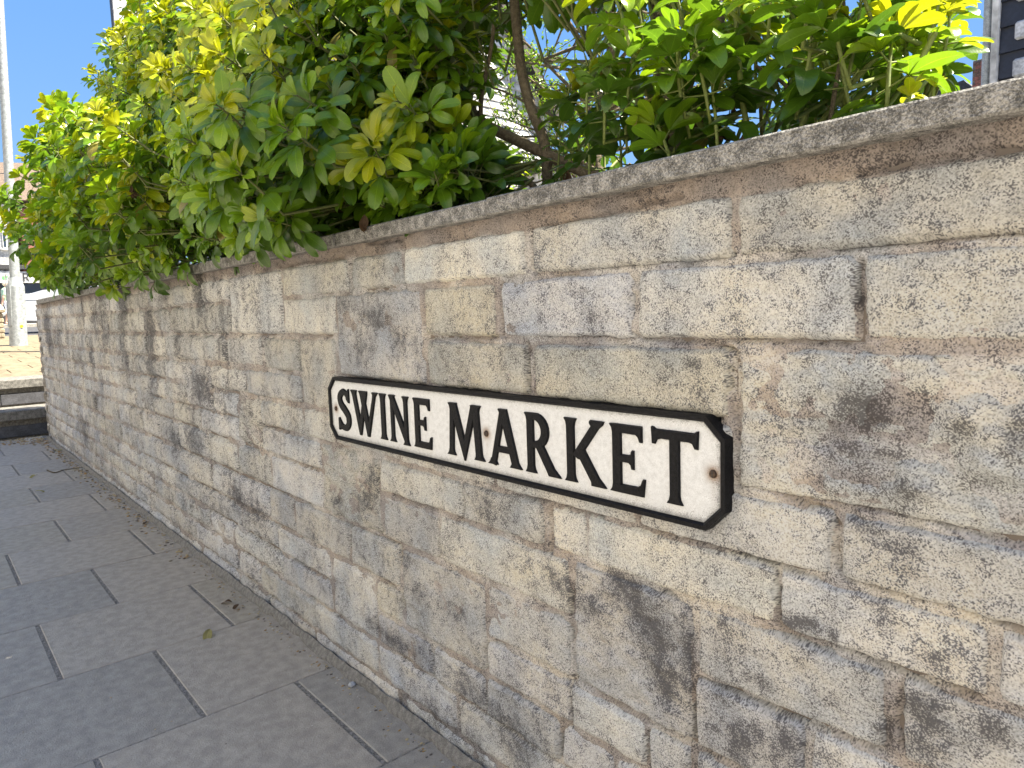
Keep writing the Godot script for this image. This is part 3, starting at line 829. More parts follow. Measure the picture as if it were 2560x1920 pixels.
# leaf pigments from the unfolding tip of a shoot to its oldest pair: yellow, lime, green; the last is a dying leaf
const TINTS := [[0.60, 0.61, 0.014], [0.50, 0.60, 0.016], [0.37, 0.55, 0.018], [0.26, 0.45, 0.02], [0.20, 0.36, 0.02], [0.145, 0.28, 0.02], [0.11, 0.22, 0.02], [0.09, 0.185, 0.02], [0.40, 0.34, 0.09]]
var bins := []
func leaf_xf(p: Vector3, d: Vector3, up: Vector3, size: float) -> Transform3D:
	var y := d.normalized()
	var x := y.cross(up)
	if x.length() < 0.05: x = y.cross(Vector3(0.3, 0.1, 0.9))
	x = x.normalized()
	var z := x.cross(y)
	return Transform3D(Basis(x * size, y * size, z * size), p)
# one shoot: decussate pairs of three-part leaves that open from the tip downwards
func shoot(leaves: Array, stems: SurfaceTool, tip: Vector3, axis: Vector3, size: float, age0: float, nodes: int, gap: float, r0 := 0.0022) -> void:
	axis = axis.normalized()
	var side := axis.cross(Vector3(rng.randf_range(-1, 1), 0.3, rng.randf_range(-1, 1))).normalized()
	var at := tip
	var path := [tip]
	var dir := axis
	for k in nodes:
		var q := float(k) / maxi(1, nodes - 1)
		side = side.rotated(dir, PI / 2 + rng.randf_range(-0.25, 0.25))
		for g in [1.0, -1.0]:
			if rng.randf() < 0.06: continue
			var o: Vector3 = side * g
			var open := lerpf(0.45, 1.35, pow(q, 0.8)) + rng.randf_range(-0.22, 0.22)
			var d := (dir * cos(open) + o * sin(open)).normalized()
			d = (d + Vector3(0, -0.12 * q, 0)).normalized()
			var pet := size * lerpf(0.12, 0.42, q)
			var foot := at + d * pet
			tube(stems, [at, foot], [r0 * 0.55, r0 * 0.45], 4, 0.0, false)
			var upn := (dir * sin(open) - o * cos(open)).normalized()
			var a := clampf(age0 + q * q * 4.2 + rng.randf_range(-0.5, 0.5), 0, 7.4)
			var ls := size * lerpf(0.55, 1.0, pow(minf(1.0, q * 1.6), 0.7)) * rng.randf_range(0.85, 1.12)
			var fan := lerpf(0.45, 0.85, q)
			for f in [-1, 0, 1]:
				var ld := d.rotated(upn, f * fan * rng.randf_range(0.85, 1.15))
				ld = (ld - upn * rng.randf_range(-0.05, 0.32) * (0.3 + q) + Vector3(0, -0.1 * q, 0)).normalized()
				var u2 := (upn + Vector3(rng.randf_range(-0.25, 0.25), rng.randf_range(0.0, 0.45), rng.randf_range(-0.25, 0.25))).normalized()
				var tint := int(a)
				if q > 0.75 and rng.randf() < 0.025: tint = 8
				leaves.append([leaf_xf(foot, ld, u2, ls * (1.0 if f == 0 else 0.86)), tint, rng.randi() % 4])
		at -= dir * gap * lerpf(0.6, 1.3, q)
		dir = (dir + Vector3(rng.randf_range(-0.1, 0.1), 0.03, rng.randf_range(-0.1, 0.1))).normalized()
		path.append(at)
	var into := at + (Vector3(1.0, maxf(1.15, at.y - 0.12), at.z + 0.02) - at).limit_length(0.12)
	path.append(into)
	var n := path.size()
	tube(stems, path, ramp(r0 * 0.7, r0 * 1.35, n), 6, 0.1, false)
func finish_leaves(parent: Node3D, leaves: Array, singles: int) -> void:
	# the leaves that show largest are parts of their own, the rest is one mass
	var order := []
	for i in leaves.size():
		var t: Transform3D = leaves[i][0]
		var p := pix(t.origin)
		var inside := p.x > -30 and p.x < 2590 and p.y > -30 and p.y < 900
		order.append([(t.origin - EYE).length() / t.basis.y.length() + (0.0 if inside else 1000.0), i])
	order.sort_custom(func(a, b): return a[0] < b[0])
	var rest := [[], [], [], []]
	for k in order.size():
		var l: Array = leaves[order[k][1]]
		if k < singles:
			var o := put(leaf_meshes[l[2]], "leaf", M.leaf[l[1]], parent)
			o.transform = l[0]
		else:
			rest[l[2]].append(l)
	var kk := 0
	for v in 4:
		if rest[v].is_empty(): continue
		var mm := MultiMesh.new()
		mm.transform_format = MultiMesh.TRANSFORM_3D
		mm.use_colors = true
		mm.mesh = leaf_meshes[v]
		mm.instance_count = rest[v].size()
		for i in rest[v].size():
			mm.set_instance_transform(i, rest[v][i][0])
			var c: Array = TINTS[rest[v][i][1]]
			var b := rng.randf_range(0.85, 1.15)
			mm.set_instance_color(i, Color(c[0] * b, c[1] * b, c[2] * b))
		var mi := MultiMeshInstance3D.new()
		mi.multimesh = mm
		mi.material_override = M.leaf_mass
		mi.name = "foliage"
		parent.add_child(mi, true)
		mi.set_meta("kind", "stuff")
func inside_poly(p: Vector2, a: PackedVector2Array) -> bool:
	return Geometry2D.is_point_in_polygon(p, a)
func branch(pxs: Array, x0: float, x1: float, r0: float, r1: float, called: String, parent: Node3D) -> void:
	var p := []
	for i in pxs.size():
		p.append(at_x(pxs[i][0], pxs[i][1], lerpf(x0, x1, float(i) / (pxs.size() - 1))))
	var q := smooth_path(p, 6)
	var s := st()
	tube(s, q, ramp(r0, r1, q.size()), 12, 0.09)
	put(done(s), called, M.bark, parent)
func build_shrubs() -> void:
	leaf_meshes = [leaf_mesh(0.18, 0.45, 0.0, 0.20, 1), leaf_mesh(0.30, 0.75, 0.15, 0.185, 2), leaf_mesh(0.10, 0.25, -0.12, 0.215, 3), leaf_mesh(0.38, 1.05, 0.25, 0.19, 5)]
	# --- large shrub that bulges over the coping
	rng.seed = 77
	var left := base("yellow_evergreen_shrub", Vector3(0, 0, 0))
	tag(left, "large dense yellow-leaved evergreen shrub spilling over the wall beside the lamp post", "shrub")
	var out := poly([290, -1000, 278, 0, 262, 60, 215, 105, 165, 150, 140, 190, 85, 265, 72, 330, 55, 375, 62, 420, 10, 450, -50, 480, -50, 560, 30, 600, 75, 640, 100, 690, 200, 728, 262, 722, 330, 712, 395, 690, 430, 640, 520, 622, 640, 590, 760, 566, 900, 545, 1040, 520, 1150, 480, 1230, 440, 1250, 405, 1150, 335, 1100, 270, 1120, 190, 1190, 140, 1215, 60, 1240, -30, 1560, -150, 1560, -1000])  # outline widened above the view so the added crown shades the paving
	# patches of fresh yellow growth: pixel, reach
	var fresh := [[200, 260, 130], [330, 120, 130], [120, 380, 80], [420, 60, 160], [640, 60, 120], [700, 130, 80], [960, 240, 90], [930, 350, 80], [340, 470, 70], [330, 540, 50], [1080, 230, 60], [560, 180, 110], [1260, 390, 60], [40, 520, 80], [220, 340, 80], [720, 20, 90], [1210, 60, 60]]
	var leaves := []
	var stems := st()
	var made := 0
	var tries := 0
	while made < 1250 and tries < 200000:
		tries += 1
		var x := 0.40 + 0.95 * pow(rng.randf(), 1.05)
		var q := Vector2(rng.randf_range(-50, 1560) if rng.randf() < 0.66 else rng.randf_range(-50, 420), rng.randf_range(-60, 730) if rng.randf() < 0.72 else rng.randf_range(-1000, -60))
		if not inside_poly(q, out): continue
		var p := at_x(q.x, q.y, x)
		# how far the mass leans out over the pavement along its length
		var front := 0.44
		if q.x > 520: front = lerpf(0.44, 0.66, smoothstep(520, 1000, q.x))
		if q.x > 1000: front = lerpf(0.66, 0.86, smoothstep(1000, 1250, q.x))
		front += 0.06 * nz.get_noise_2d(q.x * 0.6, q.y * 0.6)
		var droop := clampf((640.0 - q.y) / 300.0, 0, 1)
		front += 0.12 * (1.0 - droop)
		front += 0.42 * maxf(0.0, p.y - 1.2)
		if x < front or p.y > 2.8: continue
		if x > WX - 0.05 and p.y < 1.05: continue
		if x <= WX - 0.05 and p.y < 0.93: continue
		if p.z < (-6.0 if q.x < 160 else -4.6) or p.z > -0.6: continue
		made += 1
		var axis := Vector3(-0.55 * (1.15 - x) / 0.7 - 0.1, 0.75, rng.randf_range(-0.45, 0.45) + 0.15)
		axis += Vector3(rng.randf_range(-0.35, 0.35), rng.randf_range(-0.3, 0.3), rng.randf_range(-0.3, 0.3))
		if q.x < 160: axis.z -= 0.35
		if x < 0.78: axis += Vector3(-0.55, -0.25, 0.1)
		if droop < 0.5 and x < 0.7: axis.y -= 0.6
		var y := 0.0
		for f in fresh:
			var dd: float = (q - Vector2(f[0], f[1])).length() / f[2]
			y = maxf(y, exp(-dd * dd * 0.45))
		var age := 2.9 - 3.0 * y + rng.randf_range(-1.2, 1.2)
		if q.y < -10: age -= 1.0
		shoot(leaves, stems, p, axis, rng.randf_range(0.058, 0.078), clampf(age, 0.0, 5.4), 4 + rng.randi() % 3, 0.022)
	# unseen foliage added above the view to keep the sun off the paving
	for k in 60:
		var q := Vector2(rng.randf_range(1200, 1560), rng.randf_range(-560, -130))
		var p := at_x(q.x, q.y, rng.randf_range(0.80, 1.25))
		if p.y > 2.8: continue
		shoot(leaves, stems, p, Vector3(rng.randf_range(-0.5, 0.4), 0.8, rng.randf_range(-0.5, 0.5)), rng.randf_range(0.06, 0.08), rng.randf_range(0.0, 3.0), 5, 0.024)
	for k in 120:  # more added foliage out of view, blocking a sun patch on the slabs
		var p := Vector3(rng.randf_range(0.80, 1.25), rng.randf_range(1.65, 2.5), rng.randf_range(-1.05, -0.55))
		if pix(p).y > -90: continue
		shoot(leaves, stems, p, Vector3(rng.randf_range(-0.5, 0.4), 0.8, rng.randf_range(-0.5, 0.5)), rng.randf_range(0.06, 0.08), rng.randf_range(0.0, 3.0), 5, 0.024)
	# shoulder of the mound against the sky
	for k in 70:
		var q := Vector2(rng.randf_range(50, 300), rng.randf_range(250, 540))
		if not inside_poly(q, out): continue
		var p := at_x(q.x, q.y, rng.randf_range(0.46, 0.62))
		if p.z < -5.0: continue
		shoot(leaves, stems, p, Vector3(-0.45 + rng.randf_range(-0.3, 0.3), rng.randf_range(0.4, 1.0), rng.randf_range(-0.6, 0.5)), rng.randf_range(0.058, 0.075), rng.randf_range(0.0, 2.6), 5, 0.024)
	# outermost sprays that reach past the lamp post
	for k in 48:
		var q := Vector2(rng.randf_range(-10, 190), rng.randf_range(440, 700))
		if q.y > 560 and q.x < (q.y - 560) * 0.75: continue
		var p := at_x(q.x, q.y, rng.randf_range(0.44, 0.56))
		if p.z < -6.0: continue
		shoot(leaves, stems, p, Vector3(-0.5 + rng.randf_range(-0.3, 0.3), rng.randf_range(0.1, 0.9), -0.3 + rng.randf_range(-0.5, 0.5)), rng.randf_range(0.06, 0.08), rng.randf_range(0.0, 3.4), 5, 0.024)
	# the skirt of leaves along the coping
	for k in 130:
		var qx := rng.randf_range(380, 1200)
		var line := 470.0 + (1300.0 - qx) * 0.19
		var p := at_x(qx, line - rng.randf_range(15, 100), rng.randf_range(0.77, 0.98))
		shoot(leaves, stems, p, Vector3(-0.7 + rng.randf_range(-0.4, 0.3), rng.randf_range(-0.1, 0.8), rng.randf_range(-0.5, 0.6)), rng.randf_range(0.055, 0.075), rng.randf_range(2.0, 5.2), 4, 0.02)
	tag(put(done(stems), "twigs", M.twig, left), "", "", "", "stuff")
	branch([[1090, 215], [1165, 268], [1215, 312], [1290, 350], [1350, 378], [1420, 412], [1500, 448], [1600, 500]], 1.0, 1.0, 0.0125, 0.0105, "branch", left)
	branch([[1270, -160], [1285, 0], [1294, 90], [1303, 170], [1326, 265], [1354, 335], [1366, 395], [1370, 500]], 1.03, 0.99, 0.0105, 0.0108, "branch", left)
	branch([[1235, 60], [1226, 130], [1214, 190], [1203, 250], [1202, 305]], 1.0, 0.995, 0.004, 0.0055, "branch", left)
	branch([[1150, 385], [1230, 428], [1290, 440], [1330, 462], [1372, 520]], 0.97, 1.0, 0.005, 0.007, "branch", left)
	for t in [[[620, 700], [600, 560], [560, 380], [500, 200]], [[820, 640], [830, 500], [860, 320], [1000, 120], [1100, 0]], [[430, 700], [420, 560], [380, 400], [330, 250]], [[950, 600], [960, 420], [1010, 200], [1060, 60]], [[700, 640], [690, 500], [640, 300], [620, 100]]]:
		branch(t, 1.0, 0.86, 0.013, 0.005, "branch", left)
	for d in [[1418, 452, 0.90], [860, 520, 0.80], [700, 545, 0.80], [330, 480, 0.50], [912, 560, 0.70]]:
		withered(at_x(d[0], d[1], d[2]), left, 0.036)
	finish_leaves(left, leaves, 290)
	# --- looser shrub behind the right end of the wall
	rng.seed = 91
	var right := base("green_evergreen_shrub", Vector3(0, 0, 0))
	tag(right, "open sunlit evergreen shrub with yellow tips and brown stems behind the coping", "shrub")
	var out2 := poly([1470, -500, 1475, 60, 1440, 150, 1475, 230, 1400, 330, 1430, 420, 1560, 400, 2260, 270, 2290, 232, 2270, 190, 2300, 130, 2330, 60, 2370, 0, 2380, -500])
	leaves = []
	stems = st()
	made = 0
	tries = 0
	while made < 95 and tries < 20000:
		tries += 1
		var x := rng.randf_range(0.80, 1.30)
		var q := Vector2(rng.randf_range(1390, 2480), rng.randf_range(-420, 430))
		if not inside_poly(q, out2): continue
		var p := at_x(q.x, q.y, x)
		if p.y < 1.07 or p.y > 1.75: continue
		# a thin spot where the sky shows
		if absf(nz.get_noise_2d(q.x * 0.9, q.y * 0.9)) > 0.42: continue
		made += 1
		var axis := Vector3(rng.randf_range(-0.5, 0.25), 0.85, rng.randf_range(-0.5, 0.5))
		var age := rng.randf_range(0.0, 3.0)
		if q.y > 200: age += 1.8
		shoot(leaves, stems, p, axis, rng.randf_range(0.052, 0.07), clampf(age, 0, 5.0), 3 + rng.randi() % 3, 0.026, 0.0024)
	# shoots that stand out against the sky
	for v in [[1425, 215, 1.0, 0.1, 0.05], [1425, 250, 1.02, 2.5, 0.045], [2345, 15, 0.95, 0.0, 0.05], [2265, 80, 0.98, 0.2, 0.05], [2375, 25, 1.0, 0.0, 0.042], [2280, 218, 0.84, 0.0, 0.034], [2335, 226, 0.85, 0.1, 0.030], [2230, 70, 0.86, 0.0, 0.06], [1850, 10, 0.86, 0.1, 0.065], [1900, 40, 0.9, 0.4, 0.06], [2150, 20, 0.86, 0.0, 0.065], [1600, 40, 0.84, 2.2, 0.065], [1690, 100, 0.82, 3.2, 0.07], [1740, 110, 0.82, 3.5, 0.07], [1585, 130, 0.84, 2.4, 0.06], [1560, 210, 0.86, 4.4, 0.07], [2030, 60, 0.83, 3.4, 0.07], [1780, 210, 0.84, 5.0, 0.07], [2100, 130, 0.84, 4.6, 0.07], [1470, 330, 0.9, 5.0, 0.05], [1400, 350, 0.95, 5.0, 0.045], [1550, 350, 0.9, 5.2, 0.055]]:
		shoot(leaves, stems, at_x(v[0], v[1], v[2]), Vector3(rng.randf_range(-0.25, 0.25), 1, rng.randf_range(-0.25, 0.25)), v[4], v[3], 4, 0.028, 0.0024)
	tag(put(done(stems), "twigs", M.green_stem, right), "", "", "", "stuff")
	branch([[1660, 470], [1700, 385], [1684, 310], [1664, 230], [1650, 120], [1640, 0], [1630, -150]], 1.0, 1.02, 0.0165, 0.009, "trunk", right)
	branch([[1690, 330], [1730, 190], [1790, 80], [1830, -40]], 1.02, 1.1, 0.009, 0.006, "branch", right)
	branch([[2075, 310], [2085, 240], [2100, 160], [2112, 80], [2105, -20], [2100, -90]], 0.85, 0.85, 0.0028, 0.0026, "branch", right)
	branch([[1890, 165], [1960, 210], [1990, 260], [2010, 330]], 0.9, 0.9, 0.0022, 0.0026, "branch", right)
	for t in [[[2005, 320], [2020, 260], [2030, 150], [2040, 60], [2050, -60]], [[1870, 330], [1855, 240], [1845, 120], [1835, 0], [1830, -80]], [[1665, 395], [1610, 330], [1590, 230], [1580, 120], [1570, 20]], [[2050, 310], [2120, 220], [2200, 130], [2230, 70]], [[1760, 330], [1700, 220], [1630, 120], [1600, 60]], [[2270, 290], [2290, 180], [2340, 80]]]:
		branch_green(t, 0.88, 0.88, 0.0042, 0.0028, right)
	for d in [[1660, 350, 0.88], [1870, 330, 0.85], [1745, 310, 0.9], [1830, 290, 0.9], [1800, 340, 0.9], [1640, 385, 0.9]]:
		withered(at_x(d[0], d[1], d[2]), right, 0.03)
	finish_leaves(right, leaves, 290)
	# --- small-leaved tree further back
	rng.seed = 123
	var tr := base("small_leaved_tree", Vector3(2.75, 0.95, -2.45))
	tag(tr, "airy tree with tiny leaves and thin twigs standing behind the shrubs", "tree")
	var ts := st()
	var mm_pts := []
	tube(ts, smooth_path([Vector3(0.1, -0.1, 0.1), Vector3(0.05, 0.35, 0.05), Vector3(-0.05, 0.7, 0.0), Vector3(0.05, 1.2, 0.05), Vector3(0, 1.9, 0)], 4), ramp(0.05, 0.02, 17), 9, 0.15)
	put(done(ts), "trunk", M.bark, tr)
	ts = st()
	for b in 95:
		var h := rng.randf_range(0.25, 2.0)
		var a := rng.randf() * TAU
		var d := Vector3(cos(a), rng.randf_range(-0.25, 0.6), sin(a)).normalized()
		var len := rng.randf_range(0.45, 1.15) * (0.55 if h < 0.6 else 1.0)
		var p0 := Vector3(0.0, h, 0.0)
		var p1 := p0 + d * len * 0.5 + Vector3(0, 0.06, 0)
		var p2 := p0 + d * len + Vector3(0, rng.randf_range(-0.12, 0.12), 0)
		tube(ts, [p0, p1, p2], [0.011, 0.006, 0.002], 5, 0.2, false)
		for k in 7:
			var t := 0.35 + 0.65 * rng.randf()
			var e := p0.lerp(p2, t) + Vector3(0, 0.05 * sin(t * PI), 0)
			var sd := (d + Vector3(rng.randf_range(-1, 1), rng.randf_range(-0.6, 0.9), rng.randf_range(-1, 1))).normalized()
			var sl := rng.randf_range(0.08, 0.24)
			tube(ts, [e, e + sd * sl], [0.0028, 0.001], 4, 0.0, false)
			if h < 0.55 and rng.randf() < 0.5: continue
			for m in 26:
				var f := e + sd * sl * rng.randf_range(0.15, 1.05) + Vector3(rng.randf_range(-1, 1), rng.randf_range(-1, 1), rng.randf_range(-1, 1)) * 0.018
				mm_pts.append([f, (sd + Vector3(rng.randf_range(-1, 1), rng.randf_range(-0.7, 1), rng.randf_range(-1, 1))).normalized()])
	tag(put(done(ts), "twigs", M.bark, tr), "", "", "", "stuff")
	var mm := MultiMesh.new()
	mm.transform_format = MultiMesh.TRANSFORM_3D
	mm.use_colors = true
	mm.mesh = leaf_meshes[0]
	mm.instance_count = mm_pts.size()
	for i in mm_pts.size():
		mm.set_instance_transform(i, leaf_xf(mm_pts[i][0], mm_pts[i][1], Vector3(rng.randf_range(-0.5, 0.5), 1, rng.randf_range(-0.5, 0.5)).normalized(), rng.randf_range(0.018, 0.032)))
		var c: Array = TINTS[[1, 2, 3, 4, 5, 5, 6][rng.randi() % 7]]
		mm.set_instance_color(i, Color(c[0], c[1], c[2]))
	var mi := MultiMeshInstance3D.new()
	mi.multimesh = mm
	mi.material_override = M.leaf_mass
	mi.name = "crown"
	tr.add_child(mi, true)
	mi.set_meta("kind", "stuff")
func branch_green(pxs: Array, x0: float, x1: float, r0: float, r1: float, parent: Node3D) -> void:
	var p := []
	for i in pxs.size():
		p.append(at_x(pxs[i][0], pxs[i][1], lerpf(x0, x1, float(i) / (pxs.size() - 1))))
	var q := smooth_path(p, 5)
	var s := st()
	tube(s, q, ramp(r0, r1, q.size()), 8, 0.06)
	put(done(s), "stem", M.green_stem, parent)
func withered(p: Vector3, parent: Node3D, size: float) -> void:
	for k in 3:
		var o := put(leaf_meshes[3], "withered_leaf", M.withered, parent)
		var d := Vector3(rng.randf_range(-0.35, 0.35), -1, rng.randf_range(-0.35, 0.35))
		o.transform = leaf_xf(p + Vector3(0, size * 0.5, 0), d, Vector3(cos(k * 2.1), 0.2, sin(k * 2.1)), size * rng.randf_range(0.9, 1.2))

# ------------------------------------------------------------------ things beyond the wall
func build_lamp_post() -> void:
	var foot := at_z(47, 862, -12.0)
	var top := at_z(-2, 0, -12.0)
	var o := base("lamp_post", foot)
	tag(o, "galvanised grey lamp post with a wide base compartment on the sunlit terrace", "lamp post")
	var up := (top - foot).normalized()
	var P := func(h: float) -> Vector3: return up * h
	var neck := (at_z(38, 705, -12.0) - foot).length()
	var s := st()
	tube(s, [P.call(-0.02), P.call(0.05), P.call(neck * 0.93)], [0.112, 0.108, 0.106], 24)
	tube(s, [P.call(neck * 0.93), P.call(neck * 1.07)], [0.106, 0.062], 24, 0.0, false)
	put(done(s), "base_compartment", M.galv, o)
	s = st()
	tube(s, [P.call(neck * 1.07), P.call(3.0), P.call(6.6)], [0.062, 0.057, 0.045], 20)
	put(done(s), "shaft", M.galv, o)
	s = st()
	tube(s, smooth_path([P.call(6.6), P.call(6.8) + Vector3(-0.2, 0.05, 0), P.call(6.85) + Vector3(-0.8, 0.1, 0)], 4), ramp(0.03, 0.025, 9), 10)
	put(done(s), "outreach_arm", M.galv, o)
	s = st()
	cbox(s, P.call(6.85) + Vector3(-1.4, 0.03, -0.11), P.call(6.85) + Vector3(-0.75, 0.15, 0.11), 0.04)
	put(done(s), "lantern", M.galv, o)
	# door: a proud rounded frame on the side towards the pavement
	s = st()
	var fr := []
	for k in 25:
		var a := TAU * k / 24.0
		var u := signf(cos(a)) * pow(absf(cos(a)), 0.35) * 0.5
		var v := signf(sin(a)) * pow(absf(sin(a)), 0.25) * 0.36
		var ang := PI + 0.35 + u
		fr.append(P.call(0.62 + v) + Vector3(cos(ang), 0, -sin(ang)) * 0.109)
	tube(s, fr, ramp(0.006, 0.006, 25), 6, 0.0, false)
	put(done(s), "door_frame", M.galv, o)
	var d := CylinderMesh.new()
	d.top_radius = 0.022
	d.bottom_radius = 0.022
	d.height = 0.004
	d.radial_segments = 6
	var c := put(d, "sticker", M.yellow, o, P.call(0.26) + Vector3(0.035, 0, 0.108))
	c.rotation.x = PI / 2
	# overhead cable
	s = st()
	var a := at_z(28, 434, -12.0)
	tube(s, smooth_path([a, at_z(-120, 425, -20.0), at_z(-300, 380, -30.0)], 5), ramp(0.006, 0.006, 11), 5)
	var w := put(done(s), "overhead_cable", M.dark)
	tag(w, "thin dark cable strung from the lamp post over the street", "cable")
func build_car() -> void:
	# front of the car to the left, parked across the view beyond the terrace
	var g := at_z(88, 833, -18.0)
	var o := base("parked_car", Vector3(g.x - 0.15, 0.678, -18.0))
	tag(o, "silver parked car behind the lamp post and the wall end", "car")
	var prof := poly([0.02, 0.28, 0.0, 0.55, 0.06, 0.78, 0.35, 0.92, 1.0, 1.0, 1.25, 1.02, 4.1, 1.02, 4.35, 0.9, 4.4, 0.5, 4.3, 0.28, 3.95, 0.26, 3.85, 0.5, 3.6, 0.66, 3.35, 0.66, 3.1, 0.5, 3.0, 0.26, 1.25, 0.26, 1.15, 0.5, 0.92, 0.66, 0.66, 0.66, 0.44, 0.5, 0.36, 0.26])
	var s := st()
	extrude(s, prof, -1.74, 0.0, 0.0, true)
	put(done(s, false), "body", M.silver, o)
	s = st()
	extrude(s, poly([1.02, 1.0, 1.7, 1.52, 1.95, 1.6, 3.4, 1.6, 4.0, 1.3, 4.15, 1.0]), -1.62, -0.12, 0.04, true)
	put(done(s, false), "cabin", M.silver, o)
	s = st()
	extrude(s, poly([1.32, 1.04, 1.8, 1.47, 2.45, 1.52, 2.45, 1.04]), -0.125, -0.075, 0.0)
	put(done(s, false), "side_window", M.car_glass, o)
	s = st()
	extrude(s, poly([2.55, 1.04, 2.55, 1.52, 3.35, 1.5, 3.85, 1.2, 3.95, 1.04]), -0.125, -0.075, 0.0)
	put(done(s, false), "side_window", M.car_glass, o)
	s = st()
	quad(s, Vector3(1.0, 1.02, -1.55), Vector3(1.66, 1.52, -1.5), Vector3(1.66, 1.52, -0.25), Vector3(1.0, 1.02, -0.2))
	put(done(s, false), "windscreen", M.car_glass, o, Vector3(-0.035, 0.02, 0))
	s = st()
	cbox(s, Vector3(1.2, 1.02, 0.0), Vector3(1.42, 1.2, 0.2), 0.05)
	put(done(s), "wing_mirror", M.silver, o)
	s = st()
	cbox(s, Vector3(0.0, 0.68, -0.42), Vector3(0.28, 0.84, 0.012), 0.04)
	put(done(s), "headlight", M.lens, o)
	s = st()
	cbox(s, Vector3(0.0, 0.68, -1.752), Vector3(0.28, 0.84, -1.34), 0.04)
	put(done(s), "headlight", M.lens, o)
	for w in [[0.79, -0.08], [3.47, -0.08], [0.79, -1.66], [3.47, -1.66]]:
		var t := CylinderMesh.new()
		t.top_radius = 0.32
		t.bottom_radius = 0.32
		t.height = 0.2
		t.radial_segments = 28
		var wh := put(t, "wheel", M.tyre, o, Vector3(w[0], 0.32, w[1]))
		wh.rotation.x = PI / 2
		var r := CylinderMesh.new()
		r.top_radius = 0.21
		r.bottom_radius = 0.21
		r.height = 0.215
		r.radial_segments = 20
		put(r, "rim", M.galv, wh)
# a figure from tapered capsules, meshed as one surface
func sd_capsule(p: Vector3, a: Vector3, b: Vector3, ra: float, rb: float) -> float:
	var ab := b - a
	var t := clampf((p - a).dot(ab) / ab.length_squared(), 0, 1)
	return (p - a - ab * t).length() - lerpf(ra, rb, t)
func nets(bones: Array, lo: Vector3, hi: Vector3, cell: float, k: float) -> ArrayMesh:
	var n := Vector3i(((hi - lo) / cell).ceil()) + Vector3i.ONE
	var f := PackedFloat32Array()
	f.resize(n.x * n.y * n.z)
	for z in n.z:
		for y in n.y:
			for x in n.x:
				var p := lo + Vector3(x, y, z) * cell
				var d := 9.0
				for b in bones:
					var e := sd_capsule(p, b[0], b[1], b[2], b[3])
					var h := clampf(0.5 + 0.5 * (d - e) / k, 0, 1)
					d = lerpf(d, e, h) - k * h * (1 - h)
				f[x + n.x * (y + n.y * z)] = d
	var id := {}
	var s := st()
	var cnt := 0
	for z in n.z - 1:
		for y in n.y - 1:
			for x in n.x - 1:
				var c := Vector3.ZERO
				var m := 0
				var v := []
				for q in 8:
					v.append(f[x + (q & 1) + n.x * (y + ((q >> 1) & 1) + n.y * (z + (q >> 2)))])
				for e in [[0, 1], [2, 3], [4, 5], [6, 7], [0, 2], [1, 3], [4, 6], [5, 7], [0, 4], [1, 5], [2, 6], [3, 7]]:
					if (v[e[0]] < 0) != (v[e[1]] < 0):
						var t: float = v[e[0]] / (v[e[0]] - v[e[1]])
						c += Vector3(e[0] & 1, (e[0] >> 1) & 1, e[0] >> 2).lerp(Vector3(e[1] & 1, (e[1] >> 1) & 1, e[1] >> 2), t)
						m += 1
				if m:
					id[Vector3i(x, y, z)] = cnt
					cnt += 1
					s.set_smooth_group(0)
					s.add_vertex(lo + (Vector3(x, y, z) + c / m) * cell)
	for z in range(1, n.z - 1):
		for y in range(1, n.y - 1):
			for x in range(1, n.x - 1):
				var a := f[x + n.x * (y + n.y * z)]
				for ax in 3:
					var dv := Vector3i(int(ax == 0), int(ax == 1), int(ax == 2))
					var b := f[x + dv.x + n.x * (y + dv.y + n.y * (z + dv.z))]
					if (a < 0) == (b < 0): continue
					var u := Vector3i(int(ax == 1), int(ax == 2), int(ax == 0))
					var w := Vector3i(int(ax == 2), int(ax == 0), int(ax == 1))
					var o := Vector3i(x, y, z)
					var q := [o, o - u, o - u - w, o - w]
					var okay := true
					for e in q:
						if not id.has(e): okay = false
					if not okay: continue
					var t := [id[q[0]], id[q[1]], id[q[2]], id[q[3]]]
					if a < 0: t = [t[0], t[3], t[2], t[1]]
					for e in [0, 1, 2, 0, 2, 3]: s.add_index(t[e])
	s.generate_normals()
	return s.commit()
